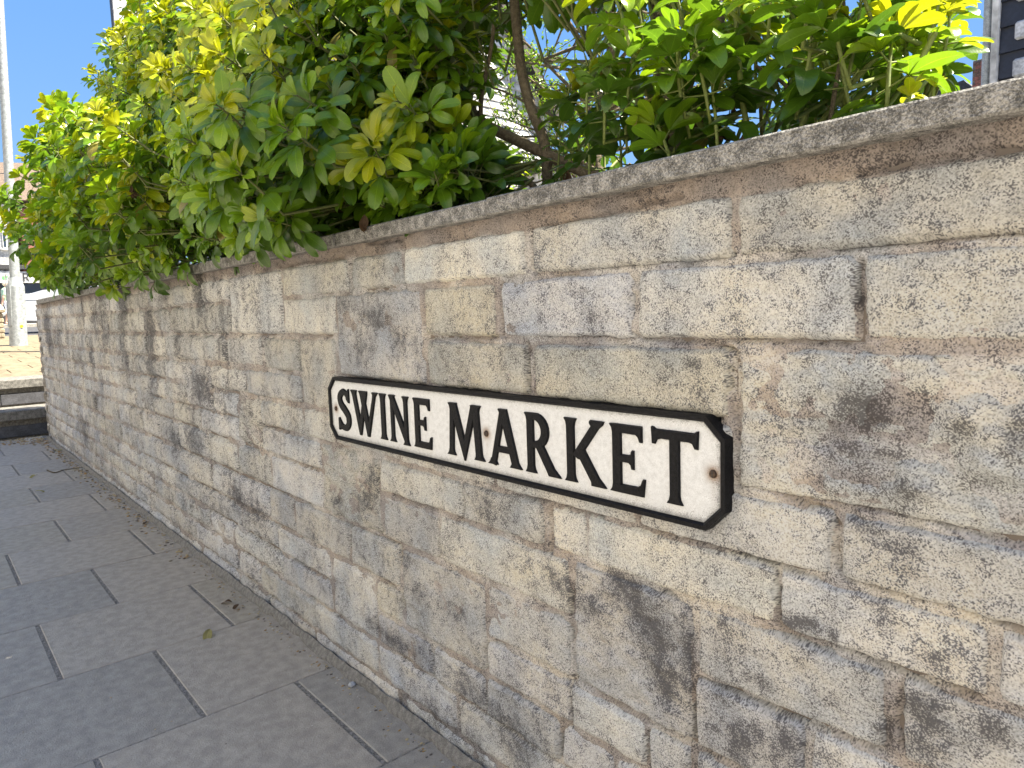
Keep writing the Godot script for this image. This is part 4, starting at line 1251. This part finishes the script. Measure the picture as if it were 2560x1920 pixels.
func build_person() -> void:
	var g := at_z(24, 811, -36.0)
	var o := base("person", Vector3(g.x, 0.925, -36.0), deg_to_rad(-20))
	tag(o, "person in a green top and pale shorts carrying a white bag outside the shop", "person")
	# walking to the right, arm forward with a bag; one skin from head to feet
	var V := func(x: float, y: float, z: float) -> Vector3: return Vector3(x, y, z)
	var body := [[V.call(0, 0.96, 0), V.call(0, 1.36, 0.0), 0.155, 0.165], [V.call(0, 1.40, -0.16), V.call(0, 1.40, 0.16), 0.07, 0.07], [V.call(0, 1.42, 0), V.call(0.02, 1.56, 0), 0.06, 0.055], [V.call(0.03, 1.62, 0), V.call(0.02, 1.70, 0), 0.085, 0.095], [V.call(0.10, 1.63, 0), V.call(0.115, 1.61, 0), 0.02, 0.018],
		[V.call(0, 1.40, 0.19), V.call(-0.06, 1.12, 0.22), 0.055, 0.045], [V.call(-0.06, 1.12, 0.22), V.call(-0.14, 0.90, 0.16), 0.042, 0.032], [V.call(-0.14, 0.90, 0.16), V.call(-0.16, 0.82, 0.15), 0.032, 0.028], [V.call(-0.155, 0.83, 0.15), V.call(-0.18, 0.76, 0.14), 0.014, 0.011], [V.call(-0.15, 0.83, 0.165), V.call(-0.165, 0.76, 0.17), 0.014, 0.011], [V.call(-0.13, 0.86, 0.17), V.call(-0.11, 0.80, 0.18), 0.013, 0.011],
		[V.call(0, 1.40, -0.19), V.call(-0.05, 1.12, -0.23), 0.055, 0.045], [V.call(-0.05, 1.12, -0.23), V.call(-0.12, 0.90, -0.20), 0.042, 0.032], [V.call(-0.12, 0.90, -0.2), V.call(-0.14, 0.78, -0.2), 0.032, 0.022],
		[V.call(0, 0.92, 0.09), V.call(0.06, 0.50, 0.10), 0.095, 0.06], [V.call(0.06, 0.50, 0.10), V.call(0.04, 0.08, 0.10), 0.06, 0.04], [V.call(0.03, 0.05, 0.10), V.call(0.18, 0.035, 0.11), 0.045, 0.032],
		[V.call(0, 0.92, -0.09), V.call(-0.04, 0.50, -0.10), 0.095, 0.06], [V.call(-0.04, 0.50, -0.10), V.call(-0.16, 0.10, -0.10), 0.06, 0.04], [V.call(-0.17, 0.06, -0.10), V.call(-0.03, 0.035, -0.11), 0.045, 0.032]]
	put(nets(body, Vector3(-0.36, -0.03, -0.36), Vector3(0.36, 1.86, 0.36), 0.02, 0.03), "body", M.skin, o)
	put(nets([[V.call(0, 1.0, 0), V.call(0, 1.36, 0.0), 0.18, 0.185], [V.call(0, 1.40, -0.17), V.call(0, 1.40, 0.17), 0.082, 0.082], [V.call(0, 1.40, 0.19), V.call(-0.03, 1.24, 0.21), 0.07, 0.065], [V.call(0, 1.40, -0.19), V.call(-0.03, 1.24, -0.22), 0.07, 0.065]], Vector3(-0.36, 0.75, -0.4), Vector3(0.36, 1.6, 0.4), 0.025, 0.03), "top", M.green_cloth, o)
	put(nets([[V.call(0, 0.98, 0), V.call(0, 0.88, 0), 0.17, 0.16], [V.call(0, 0.90, 0.09), V.call(0.05, 0.56, 0.10), 0.115, 0.10], [V.call(0, 0.90, -0.09), V.call(-0.03, 0.56, -0.10), 0.115, 0.10]], Vector3(-0.3, 0.4, -0.3), Vector3(0.3, 1.2, 0.3), 0.025, 0.03), "shorts", M.pale_cloth, o)
	put(nets([[V.call(0.0, 1.72, 0), V.call(-0.02, 1.70, 0), 0.098, 0.1]], Vector3(-0.2, 1.5, -0.2), Vector3(0.2, 1.9, 0.2), 0.02, 0.02), "hair", M.pale_hair, o)
	var bag := base("shopping_bag", Vector3(g.x - 0.25, 1.42, -35.85), deg_to_rad(-20))
	tag(bag, "white plastic carrier bag held by the person outside the shop", "bag")
	put(nets([[V.call(0, 0.0, -0.05), V.call(0, 0.0, 0.05), 0.17, 0.17], [V.call(0, 0.2, -0.03), V.call(0, 0.2, 0.03), 0.09, 0.09], [V.call(0, 0.3, 0), V.call(0, 0.36, 0), 0.02, 0.015]], Vector3(-0.25, -0.25, -0.3), Vector3(0.25, 0.45, 0.3), 0.03, 0.05), "bag_body", M.white, bag)
func rect_px(x0: float, y0: float, x1: float, y1: float, z: float) -> Array:
	var a := at_z(x0, y0, z)
	var b := at_z(x1, y1, z)
	return [Vector3(a.x, b.y, z), Vector3(b.x, a.y, z)]
func slab_px(r: Array, front: float, back: float, called: String, m: Material, parent: Node3D, ch := 0.01) -> MeshInstance3D:
	return put(cboxm(r[0] + Vector3(0, 0, -back), r[1] + Vector3(0, 0, front), ch), called, m, parent)
func build_shops() -> void:
	var z := -46.0
	var o := base("shop_building", Vector3.ZERO)
	tag(o, "white rendered and red brick shop building with a white fascia across the street", "building")
	slab_px(rect_px(-160, 500, 47, 800, z), 0.0, 7.0, "wall", M.white, o)
	slab_px(rect_px(48, 520, 380, 800, z), -0.05, 7.0, "brick_wall", M.red_brick, o)
	slab_px(rect_px(-160, 660, 300, 677, z), 0.35, 0.1, "cornice", M.slate_roof, o)
	slab_px(rect_px(-160, 677, 300, 708, z), 0.25, 0.1, "fascia", M.white, o)
	slab_px(rect_px(-160, 708, 300, 803, z), 0.03, 0.1, "shopfront", M.car_glass, o)
	for x in [-60, 2, 40, 110, 180]:
		slab_px(rect_px(x, 708, x + 3, 806, z), 0.12, 0.05, "pilaster", M.dark, o)
	slab_px(rect_px(-160, 790, 300, 806, z), 0.1, 0.05, "stall_riser", M.dark, o)
	for w in [[-45, 577, -15, 622], [3, 577, 31, 622], [120, 577, 150, 622]]:
		var f := slab_px(rect_px(w[0], w[1], w[2], w[3], z), 0.08, 0.1, "window", M.white, o)
		slab_px(rect_px(w[0] + 3, w[1] + 4, (w[0] + w[2]) * 0.5 - 1, w[3] - 4, z), 0.10, -0.05, "pane", M.car_glass, f)
		slab_px(rect_px((w[0] + w[2]) * 0.5 + 1, w[1] + 4, w[2] - 3, w[3] - 4, z), 0.10, -0.05, "pane", M.car_glass, f)
		slab_px(rect_px(w[0] - 3, w[3] - 1, w[2] + 3, w[3] + 4, z), 0.16, 0.0, "sill", M.white, f)
	slab_px(rect_px(-160, 558, 47, 566, z), 0.06, 0.0, "string_course", M.tan, o)
	# pitched roof
	var a := at_z(-170, 502, z)
	var b := at_z(385, 502, z)
	var s := st()
	quad(s, Vector3(a.x, a.y, z + 0.3), Vector3(a.x, a.y + 2.6, z - 3.4), Vector3(b.x, b.y + 2.6, z - 3.4), Vector3(b.x, b.y, z + 0.3))
	quad(s, Vector3(a.x, a.y, z - 7.2), Vector3(b.x, b.y, z - 7.2), Vector3(b.x, b.y + 2.6, z - 3.4), Vector3(a.x, a.y + 2.6, z - 3.4))
	quad(s, Vector3(a.x, a.y, z + 0.3), Vector3(b.x, b.y, z + 0.3), Vector3(b.x, b.y, z - 7.2), Vector3(a.x, a.y, z - 7.2))
	put(done(s, false), "roof", M.brown_roof, o)
	slab_px(rect_px(4, 691, 11, 699, z), 0.27, 0.0, "emblem", M.green_paint, o, 0.002)
	text_px("Tre", 14, 698, 0.17, z + 0.27, M.green_paint, o)
	text_px("R", 55, 697, 0.42, z + 0.27, M.dark, o)
	var g := base("stone_gate_pier", at_z(0, 838, -15.5))
	tag(g, "short buff stone pier at the edge of the far pavement", "pier")
	for k in 5:
		put(cboxm(Vector3(-0.55, 0.09 * k - 0.05, -0.2), Vector3(0.055 + 0.008 * (k % 2), 0.09 * k + 0.035, 0.2), 0.015), "block", M.buff, g)
	put(cboxm(Vector3(-0.6, 0.40, -0.24), Vector3(0.10, 0.46, 0.24), 0.012), "cap", M.buff, g)
func text_px(t: String, px: float, py: float, h: float, z: float, m: Material, parent: Node3D) -> void:
	var f := SystemFont.new()
	f.font_names = PackedStringArray(["Droid Sans"])
	var tm := TextMesh.new()
	tm.text = t
	tm.font = f
	tm.font_size = 32
	tm.pixel_size = h / 24.0
	tm.depth = 0.02
	tm.horizontal_alignment = HORIZONTAL_ALIGNMENT_LEFT
	put(tm, "lettering", m, parent, at_z(px, py - 4, z))
func boarded(parent: Node3D, a: Vector3, along: Vector3, out: Vector3, width: float, h: float, board: float, m: Material, called: String, tops: Callable) -> void:
	var n := int(h / board)
	for k in n:
		var y := k * board
		var w: float = tops.call(y + board) * width
		if w < 0.1: continue
		var s := st()
		var p0 := a + Vector3(0, y, 0)
		var p1 := p0 + along * w
		var t := Vector3(0, board + 0.01, 0)
		quad(s, p0 + out * 0.028, p0 + t + out * 0.006, p1 + t + out * 0.006, p1 + out * 0.028)
		quad(s, p0, p0 + out * 0.028, p1 + out * 0.028, p1)
		put(done(s, false), called, m, parent)
func build_houses() -> void:
	# white boarded gable seen between the shrubs; it looks along the street towards the sun
	var z := -12.0
	var o := base("white_boarded_house", Vector3.ZERO)
	tag(o, "white weatherboarded gable house with dark verge behind the bare branches", "house")
	var c := at_z(1368, 300, z)
	var x1 := c.x
	var x0 := x1 - 5.6
	var eave := at_z(1372, 285, z).y
	var ridge := eave + 3.6
	var body := st()
	cbox(body, Vector3(x0, 0.3, z - 8), Vector3(x1, eave, z), 0.01)
	put(done(body), "wall", M.white, o)
	var gb := st()
	extrude(gb, PackedVector2Array([Vector2(x0, eave), Vector2(x1, eave), Vector2((x0 + x1) * 0.5, ridge)]), z - 8, z - 0.001, 0.0, true)
	put(done(gb, false), "gable", M.white, o)
	var bh := 0.165
	var total := ridge - 0.6
	for k in int(total / bh):
		var y := 0.6 + k * bh
		var xa := x0
		var xb := x1
		if y + bh > eave:
			var t := (y + bh - eave) / (ridge - eave)
			xa = lerpf(x0, (x0 + x1) * 0.5, t)
			xb = lerpf(x1, (x0 + x1) * 0.5, t)
		if xb - xa < 0.2: continue
		var s := st()
		quad(s, Vector3(xa, y, z + 0.03), Vector3(xa, y + bh + 0.01, z + 0.006), Vector3(xb, y + bh + 0.01, z + 0.006), Vector3(xb, y, z + 0.03))
		quad(s, Vector3(xa, y, z), Vector3(xa, y, z + 0.03), Vector3(xb, y, z + 0.03), Vector3(xb, y, z))
		put(done(s, false), "weatherboard", M.white, o)
	put(cboxm(Vector3(x1 - 0.14, 0.3, z - 0.01), Vector3(x1 + 0.03, eave, z + 0.055), 0.006), "corner_board", M.white, o)
	# roof with dark verges
	for g in [-1, 1]:
		var xe: float = (x0 + x1) * 0.5 + g * (2.8 + 0.25)
		var mid := Vector3((x0 + x1) * 0.5, ridge + 0.1, 0)
		var lo := Vector3(xe, eave - 0.28, 0)
		var s := st()
		for d in [[0.3, -8.2]]:
			var A := lo + Vector3(0, 0, z + d[0]); var B := mid + Vector3(0, 0, z + d[0])
			var C := mid + Vector3(0, 0, z + d[1]); var D := lo + Vector3(0, 0, z + d[1])
			var t := Vector3(0, 0.14, 0)
			quad(s, A + t, D + t, C + t, B + t)
			quad(s, A, B, C, D)
			quad(s, A, A + t, B + t, B)
			quad(s, A, D, D + t, A + t)
		put(done(s, false), "roof", M.slate_roof, o)
		s = st()
		var A2 := lo + Vector3(0, -0.16, z + 0.31); var B2 := mid + Vector3(0, -0.16, z + 0.31)
		quad(s, A2, A2 + Vector3(0, 0.2, 0), B2 + Vector3(0, 0.2, 0), B2)
		put(done(s, false), "bargeboard", M.dark_wood, o)
	# low white wing with a small window right of the corner
	var w := base("white_annexe", Vector3.ZERO)
	tag(w, "low white rendered annexe with a small window beside the boarded house", "building")
	var wz := -11.2
	var wa := at_z(1376, 425, wz)
	put(cboxm(Vector3(wa.x, 0.3, wz - 3), Vector3(wa.x + 5.0, wa.y, wz), 0.01), "wall", M.white, w)
	put(cboxm(Vector3(wa.x - 0.1, wa.y, wz - 3.2), Vector3(wa.x + 5.1, wa.y + 0.12, wz + 0.2), 0.01), "roof", M.slate_roof, w)
	var ww := rect_px(1384, 436, 1404, 470, wz)
	var fr := put(cboxm(ww[0] + Vector3(-0.05, -0.5, -0.02), ww[1] + Vector3(0.05, 0.05, 0.04), 0.01), "window", M.white, w)
	put(cboxm(ww[0] + Vector3(0, -0.45, 0.0), ww[1] + Vector3(0, 0, 0.045), 0.005), "pane", M.car_glass, fr)
	# dark boarded building at the right edge, its face in the shade
	var bx := 8.0
	var cz := at_x(2487, 150, bx).z
	var d := base("dark_boarded_building", Vector3.ZERO)
	tag(d, "dark navy boarded building with white painted blocks and a white corner post", "building")
	put(cboxm(Vector3(bx, 0.3, cz), Vector3(bx + 6, 6.2, cz + 9), 0.01), "wall", M.navy, d)
	var by0 := at_x(2525, 195, bx).y
	var bd := 0.232
	for k in range(-9, 16):
		var y := by0 + k * bd
		if y > 6.1: continue
		var s := st()
		quad(s, Vector3(bx - 0.034, y, cz), Vector3(bx - 0.006, y + bd + 0.012, cz), Vector3(bx - 0.006, y + bd + 0.012, cz + 9), Vector3(bx - 0.034, y, cz + 9))
		quad(s, Vector3(bx, y, cz), Vector3(bx - 0.034, y, cz), Vector3(bx - 0.034, y, cz + 9), Vector3(bx, y, cz + 9))
		put(done(s, false), "board", M.navy, d)
	for v in [[2537, 54, 100], [2531, 148, 194], [2540, -20, 4], [2543, -66, -40]]:
		var a := at_x(v[0], v[1], bx - 0.05)
		var b := at_x(v[0], v[2], bx - 0.05)
		put(cboxm(Vector3(bx - 0.055, b.y, a.z), Vector3(bx - 0.005, a.y, a.z + 0.62), 0.018), "painted_block", M.offwhite, d)
	put(cboxm(Vector3(bx - 0.06, 0.3, cz - 0.025), Vector3(bx + 0.06, 6.2, cz + 0.04), 0.012), "corner_post", M.white, d)
	var s2 := st()
	tube(s2, [Vector3(bx + 0.02, 0.4, cz - 0.075), Vector3(bx + 0.02, 6.1, cz - 0.075)], [0.036, 0.036], 12)
	put(done(s2), "drainpipe", M.galv, d)
	# brick chimney stack and slate roof behind it
	var hx := 20.0
	var h := base("slate_roofed_house", Vector3.ZERO)
	tag(h, "white house with dark slate roof and red brick chimney beyond the shrub", "house")
	var ca := at_x(2432, 150, hx)
	var cb := at_x(2500, 260, hx)
	var nb := int((ca.y - cb.y) / 0.085)
	var bs := st()
	var bs2 := st()
	for k in nb:
		var y := cb.y + k * 0.085
		var n := 4
		for j in n:
			var off := 0.12 if k % 2 else 0.0
			var za := lerpf(ca.z, cb.z, float(j) / n) + off * 0.4
			var zb := lerpf(ca.z, cb.z, float(j + 1) / n) + off * 0.4
			cbox(bs if rng.randf() < 0.7 else bs2, Vector3(hx - 0.01 * rng.randf(), y, minf(za, zb) + 0.008), Vector3(hx + 0.4, y + 0.074, maxf(za, zb) - 0.008), 0.006)
	var ck := put(cboxm(Vector3(hx + 0.012, cb.y - 1, minf(ca.z, cb.z)), Vector3(hx + 0.6, ca.y - 0.02, maxf(ca.z, cb.z)), 0.01), "chimney", M.mortar_dirty, h)
	tag(put(done(bs), "bricks", M.red_brick, ck), "", "", "", "stuff")
	tag(put(done(bs2), "bricks", M.brown_brick, ck), "", "", "", "stuff")
	s2 = st()
	var pt := at_x(2462, 150, hx)
	tube(s2, [Vector3(hx + 0.25, pt.y - 0.05, pt.z), Vector3(hx + 0.25, pt.y + 0.12, pt.z), Vector3(hx + 0.25, pt.y + 0.13, pt.z)], [0.09, 0.09, 0.11], 12)
	put(done(s2), "chimney_pot", M.buff, ck)
	var ra := at_x(2402, 196, hx)
	s2 = st()
	var e := at_x(2440, 232, hx)
	extrude(s2, PackedVector2Array([Vector2(ra.z - 5.5, e.y - 0.35), Vector2(ra.z, ra.y), Vector2(e.z + 0.3, e.y - 0.35)]), -0.1, 7.0, 0.0, true)
	var rf := put(done(s2, false), "roof", M.slate_roof, h)
	rf.basis = Basis(Vector3(0, 0, 1), Vector3(0, 1, 0), Vector3(1, 0, 0))
	rf.position = Vector3(hx + 0.3, 0, 0)
	put(cboxm(Vector3(hx + 0.2, 0.3, ra.z - 5.2), Vector3(hx + 7, e.y - 0.3, e.z), 0.02), "wall", M.white, h)
	for q in [[2190, 2212], [2120, 2140], [1900, 1918]]:
		var wa1 := at_x(q[0], 225, hx)
		var wb1 := at_x(q[1], 330, hx)
		put(cboxm(Vector3(hx + 0.14, wb1.y, minf(wa1.z, wb1.z)), Vector3(hx + 0.22, wa1.y, maxf(wa1.z, wb1.z)), 0.01), "window", M.car_glass, h)
	# tall dark post behind the shrub
	var tp := at_z(292, 20, -9.5)
	var p := base("dark_post", Vector3(tp.x, 0.5, -9.5))
	tag(p, "tall dark square post just showing over the shrub", "post")
	put(cboxm(Vector3(-0.06, 0, -0.06), Vector3(0.06, 5.2, 0.06), 0.008), "shaft", M.navy, p)
	put(cboxm(Vector3(-0.06, 3.2, 0.061), Vector3(0.25, 4.6, 0.085), 0.006), "panel", M.offwhite, p)
	# sunlit terrace of houses across the street, behind the camera: its pale front lights the shaded wall
	var r := base("facing_terrace", Vector3(-6.2, -0.03, 0))
	tag(r, "pale rendered terrace facing the wall from across the street", "building")
	put(cboxm(Vector3(-7, 0, -22), Vector3(0, 9.6, 14), 0.02), "wall", M.cream, r)
	for k in 11:
		for l in 3:
			var zz := -20.5 + 3.1 * k
			var yy := 0.9 + 2.9 * l
			if l == 0 and k % 3 == 1:
				put(cboxm(Vector3(-0.02, 0.02, zz - 0.1), Vector3(0.03, 2.1, zz + 0.85), 0.01), "door", M.navy, r)
				continue
			var f := put(cboxm(Vector3(-0.02, yy, zz), Vector3(0.05, yy + 1.4, zz + 1.0), 0.01), "window", M.white, r)
			put(cboxm(Vector3(0.0, yy + 0.07, zz + 0.07), Vector3(0.055, yy + 1.33, zz + 0.93), 0.005), "pane", M.car_glass, f)
	put(cboxm(Vector3(-7.2, 9.6, -22.2), Vector3(0.3, 9.8, 14.2), 0.02), "roof", M.slate_roof, r)

# ------------------------------------------------------------------ litter
func build_litter() -> void:
	rng.seed = 31
	var P := func(px: float, py: float) -> Vector3:
		var d := ray(px, py)
		return EYE + d * (-0.85 / d.y)
	var L := [["pale yellow fallen leaf across a slab joint near the wall", 545, 1575, 0.060, 0], ["thin yellow fallen leaf at the end of a slab joint", 100, 1230, 0.050, 0], ["curled brown fallen leaf beside its twin on the mortar fillet", 598, 1508, 0.045, 8], ["upright brown fallen leaf touching the mortar fillet", 613, 1512, 0.035, 8], ["small dry brown leaf at the foot of the wall", 372, 1312, 0.045, 8], ["cream dry leaf against the foot of the wall", 382, 1299, 0.040, 0], ["pale leaf lying by the twig on the paving", 105, 1189, 0.055, 0], ["brown leaf lying past the twig end", 235, 1180, 0.05, 8], ["straw-coloured leaf on the dusty paving by the wall", 165, 1129, 0.08, 0]]
	for l in L:
		var o := MeshInstance3D.new()
		o.mesh = leaf_meshes[[1, 3, 2][rng.randi() % 3]]
		o.material_override = M.leaf_dry if l[4] == 0 else M.withered
		o.name = numbered("fallen_leaf")
		add_child(o)
		var a := rng.randf() * TAU
		var p: Vector3 = P.call(l[1], l[2])
		o.transform = leaf_xf(p + Vector3(-0.02, 0.009, 0), Vector3(cos(a), 0.06, sin(a)), Vector3.UP, l[3])
		tag(o, l[0], "leaf", "fallen leaves on the paving")
	var s := st()
	tube(s, smooth_path([P.call(118, 1177) + Vector3(0, 0.004, 0), P.call(137, 1184) + Vector3(0, 0.006, 0), P.call(160, 1177) + Vector3(0, 0.005, 0), P.call(207, 1170) + Vector3(0, 0.004, 0)], 5), ramp(0.004, 0.002, 16), 6, 0.2)
	tag(put(done(s), "twig", M.bark), "dark bent twig lying on the paving near the steps", "twig")
	# grit and leaf crumbs along the wall foot and in the corner by the steps
	var mm := MultiMesh.new()
	mm.transform_format = MultiMesh.TRANSFORM_3D
	mm.use_colors = true
	var gm := st()
	cbox(gm, Vector3(-0.5, 0, -0.4), Vector3(0.5, 0.7, 0.4), 0.25)
	mm.mesh = done(gm)
	mm.instance_count = 1500
	for i in 1500:
		var z: float
		var x: float
		var sz := rng.randf_range(0.0015, 0.005)
		if i < 420:
			z = -6.37 + absf(rng.randfn(0, 0.16)); x = WX - 0.03 - absf(rng.randfn(0, 0.10)); sz = rng.randf_range(0.004, 0.016)
		elif i < 1000:
			z = -rng.randf_range(2.6, 6.2); x = WX - 0.03 - absf(rng.randfn(0, 0.025)); sz = rng.randf_range(0.003, 0.010)
		elif i < 1250:
			z = -rng.randf_range(0.9, 2.6); x = WX - 0.028 - absf(rng.randfn(0, 0.018))
		else:
			z = -rng.randf_range(0.9, 6.0); x = rng.randf_range(-0.3, WX - 0.05); sz = rng.randf_range(0.001, 0.003)
		mm.set_instance_transform(i, Transform3D(Basis.from_euler(Vector3(rng.randf_range(-0.3, 0.3), rng.randf() * TAU, rng.randf_range(-0.3, 0.3))).scaled(Vector3(sz * 1.5, sz * 0.6, sz)), Vector3(x, 0.0015, z)))
		var c: Array = [[0.30, 0.26, 0.2], [0.45, 0.36, 0.2], [0.12, 0.1, 0.09], [0.5, 0.47, 0.42], [0.36, 0.22, 0.08]][rng.randi() % 5]
		mm.set_instance_color(i, Color(c[0], c[1], c[2]))
	var mi := MultiMeshInstance3D.new()
	mi.multimesh = mm
	var gmat := mat([1, 1, 1], 0.9)
	gmat.vertex_color_use_as_albedo = true
	mi.material_override = gmat
	mi.name = "grit"
	add_child(mi)
	tag(mi, "grit and leaf crumbs gathered along the foot of the wall", "grit", "", "stuff")
	var q: Vector3 = P.call(880, 1717)
	var ps := st()
	cbox(ps, Vector3(-0.008, 0, -0.007), Vector3(0.008, 0.011, 0.007), 0.004)
	tag(put(done(ps), "pebble", M.offwhite, null, q), "small white pebble on the mortar fillet", "pebble")

# ------------------------------------------------------------------
func materials() -> void:
	var g1 := grain_tex(512, 41, 0.012, 0.06, 0.68, 1.0, 0.25)
	var g2 := grain_tex(512, 57, 0.02, 0.12, 0.5, 1.0, 0.5)
	var gb := grain_tex(512, 63, 0.05, 0.2, 0.1, 1.0, 0.3)
	var gc := grain_tex(512, 97, 0.03, 0.2, 0.42, 1.0, 0.8)
	var gp := grain_tex(512, 111, 0.02, 0.24, 0.80, 1.0, 0.5)
	var gs := grain_tex(512, 83, 0.05, 0.16, 0.80, 1.0, 0.35)
	var big := grain_tex(512, 71, 0.006, 0.03, 0.6, 1.0, 0.06)
	M.coping = tri_mat([0.365, 0.355, 0.34], 0.92, gc, 2.3, gb, 0.3)
	M.quoin = tri_mat([0.36, 0.325, 0.28], 0.95, g2, 3.0, gb, 0.3)
	M.fillet = tri_mat([0.38, 0.36, 0.33], 0.92, g2, 6.0, gb, 0.3)
	M.slab = []
	for c in [[0.435, 0.392, 0.335], [0.47, 0.42, 0.355], [0.40, 0.368, 0.322], [0.445, 0.398, 0.325]]:
		M.slab.append(tri_mat(c, 0.62, gp, 2.3, gb, 0.09))
	M.joint = tri_mat([0.50, 0.47, 0.44], 0.95, g2, 8.0, gb, 0.3)
	M.road = tri_mat([0.40, 0.375, 0.33], 0.9, g1, 0.8)
	M.asphalt = tri_mat([0.10, 0.10, 0.105], 0.9, g2, 1.0)
	M.pale_paving = tri_mat([0.42, 0.40, 0.36], 0.9, g1, 0.7)
	M.joint_ochre = mat([0.12, 0.09, 0.05], 0.95)
	M.ochre = []
	for c in [[0.25, 0.20, 0.125], [0.265, 0.21, 0.13], [0.24, 0.19, 0.12]]:
		M.ochre.append(tri_mat(c, 0.85, g1, 1.2))
	M.slate = tri_mat([0.085, 0.087, 0.10], 0.6, g1, 2.0, gb, 0.05)
	M.step = tri_mat([0.27, 0.26, 0.24], 0.85, g2, 2.5, gb, 0.15)
	M.mortar_dirty = tri_mat([0.33, 0.30, 0.25], 0.95, g2, 4.0, gb, 0.5)
	M.soil = tri_mat([0.07, 0.05, 0.035], 0.95, g2, 3.0, gb, 0.8)
	M.sign_white = tri_mat([0.88, 0.88, 0.87], 0.5, gs, 16.0, gb, 0.03)
	M.sign_black = tri_mat([0.016, 0.016, 0.019], 0.5, g2, 14.0, gb, 0.04)
	M.sign_black.metallic_specular = 0.25
	M.rust = tri_mat([0.10, 0.06, 0.04], 0.8, g2, 20.0)
	M.dark = mat([0.02, 0.02, 0.022], 0.6)
	M.dark_wood = mat([0.06, 0.05, 0.045], 0.8)
	M.white = tri_mat([0.78, 0.78, 0.77], 0.7, big, 0.4)
	M.offwhite = tri_mat([0.62, 0.64, 0.68], 0.8, g1, 1.0)
	M.cream = tri_mat([0.80, 0.785, 0.745], 0.8, big, 0.3)
	M.navy = tri_mat([0.022, 0.027, 0.045], 0.55, g1, 0.8)
	M.slate_roof = tri_mat([0.06, 0.062, 0.07], 0.7, g2, 1.2)
	M.brown_roof = tri_mat([0.22, 0.16, 0.12], 0.85, g2, 0.8)
	M.red_brick = tri_mat([0.42, 0.17, 0.13], 0.9, g2, 1.5)
	M.brown_brick = tri_mat([0.25, 0.14, 0.11], 0.9, g2, 1.5)
	M.tan = mat([0.35, 0.25, 0.15], 0.8)
	M.buff = tri_mat([0.50, 0.42, 0.30], 0.9, g2, 2.0)
	M.galv = tri_mat([0.46, 0.50, 0.52], 0.5, g1, 3.0)
	M.galv.metallic = 0.25
	M.yellow = mat([0.8, 0.75, 0.02], 0.5)
	M.silver = mat([0.62, 0.64, 0.67], 0.28, 0.55)
	M.silver.clearcoat_enabled = true
	M.silver.clearcoat = 0.8
	M.car_glass = mat([0.03, 0.04, 0.055], 0.04)
	M.car_glass.metallic_specular = 0.9
	M.lens = mat([0.7, 0.72, 0.75], 0.08)
	M.tyre = mat([0.018, 0.018, 0.018], 0.85)
	M.skin = mat([0.55, 0.34, 0.25], 0.6)
	M.green_cloth = mat([0.34, 0.5, 0.36], 0.9)
	M.pale_cloth = mat([0.55, 0.57, 0.62], 0.9)
	M.pale_hair = mat([0.7, 0.62, 0.48], 0.8)
	M.green_paint = mat([0.12, 0.5, 0.12], 0.6)
	M.bark = tri_mat([0.27, 0.215, 0.14], 0.9, g2, 7.0, gb, 0.35)
	M.twig = tri_mat([0.15, 0.17, 0.05], 0.7, g1, 6.0)
	M.green_stem = tri_mat([0.22, 0.27, 0.06], 0.6, g1, 6.0)
	M.leaf_t = leaf_tex()
	M.leaf = []
	for c in TINTS: M.leaf.append(leaf_material(c))
	M.leaf_mass = leaf_material([1, 1, 1])
	M.leaf_mass.vertex_color_use_as_albedo = true
	M.withered = leaf_material([0.14, 0.075, 0.045])
	M.withered.roughness = 0.9
	M.leaf_dry = leaf_material([0.60, 0.52, 0.24])
	M.leaf_dry.roughness = 0.8

func _ready() -> void:
	# camera
	cam = Camera3D.new()
	cam.name = "camera"
	add_child(cam)
	cam.position = EYE
	cam.rotation = Vector3(deg_to_rad(-6.02), deg_to_rad(-40.72), deg_to_rad(-1.777))
	cam.fov = rad_to_deg(2.0 * atan(960.0 / FPX))
	cam.near = 0.02
	cam.far = 500.0
	# sky, exposure
	var env := Environment.new()
	env.background_mode = Environment.BG_SKY
	var sky := Sky.new()
	var sm := ProceduralSkyMaterial.new()
	sm.sky_top_color = col([0.034, 0.091, 0.220])
	sm.sky_horizon_color = col([0.106, 0.175, 0.247])
	sm.sky_curve = 0.18
	sm.ground_bottom_color = col([0.2, 0.19, 0.17])
	sm.ground_horizon_color = col([0.3, 0.3, 0.3])
	sm.sun_angle_max = 60.0
	sm.sun_curve = 0.12
	sky.sky_material = sm
	env.sky = sky
	env.tonemap_mode = Environment.TONE_MAPPER_LINEAR
	env.tonemap_exposure = 4.5
	env.ssao_enabled = true
	env.ssil_enabled = true
	env.sdfgi_enabled = true
	var we := WorldEnvironment.new()
	we.environment = env
	add_child(we)
	# sun: high, from behind the wall and a little along the street
	var sun := DirectionalLight3D.new()
	sun.name = "sun"
	var el := deg_to_rad(58.0)
	var az := deg_to_rad(41.0)
	var to := Vector3(cos(el) * cos(az), sin(el), cos(el) * sin(az))
	add_child(sun)
	sun.look_at_from_position(to * 10.0, Vector3.ZERO, Vector3.UP)
	sun.light_energy = 1.6
	sun.light_color = Color(1.0, 0.96, 0.88)
	sun.light_angular_distance = 0.5
	sun.shadow_enabled = true
	nz.noise_type = FastNoiseLite.TYPE_SIMPLEX_SMOOTH
	nz.seed = 4
	nz.fractal_octaves = 3
	nzc.noise_type = FastNoiseLite.TYPE_CELLULAR
	nzc.cellular_return_type = FastNoiseLite.RETURN_DISTANCE
	nzc.fractal_type = FastNoiseLite.FRACTAL_NONE
	nzc.seed = 8
	rng.seed = 1
	materials()
	build_ground()
	build_wall()
	build_sign()
	build_houses()
	build_shops()
	build_shrubs()
	build_lamp_post()
	build_car()
	build_person()
	build_litter()
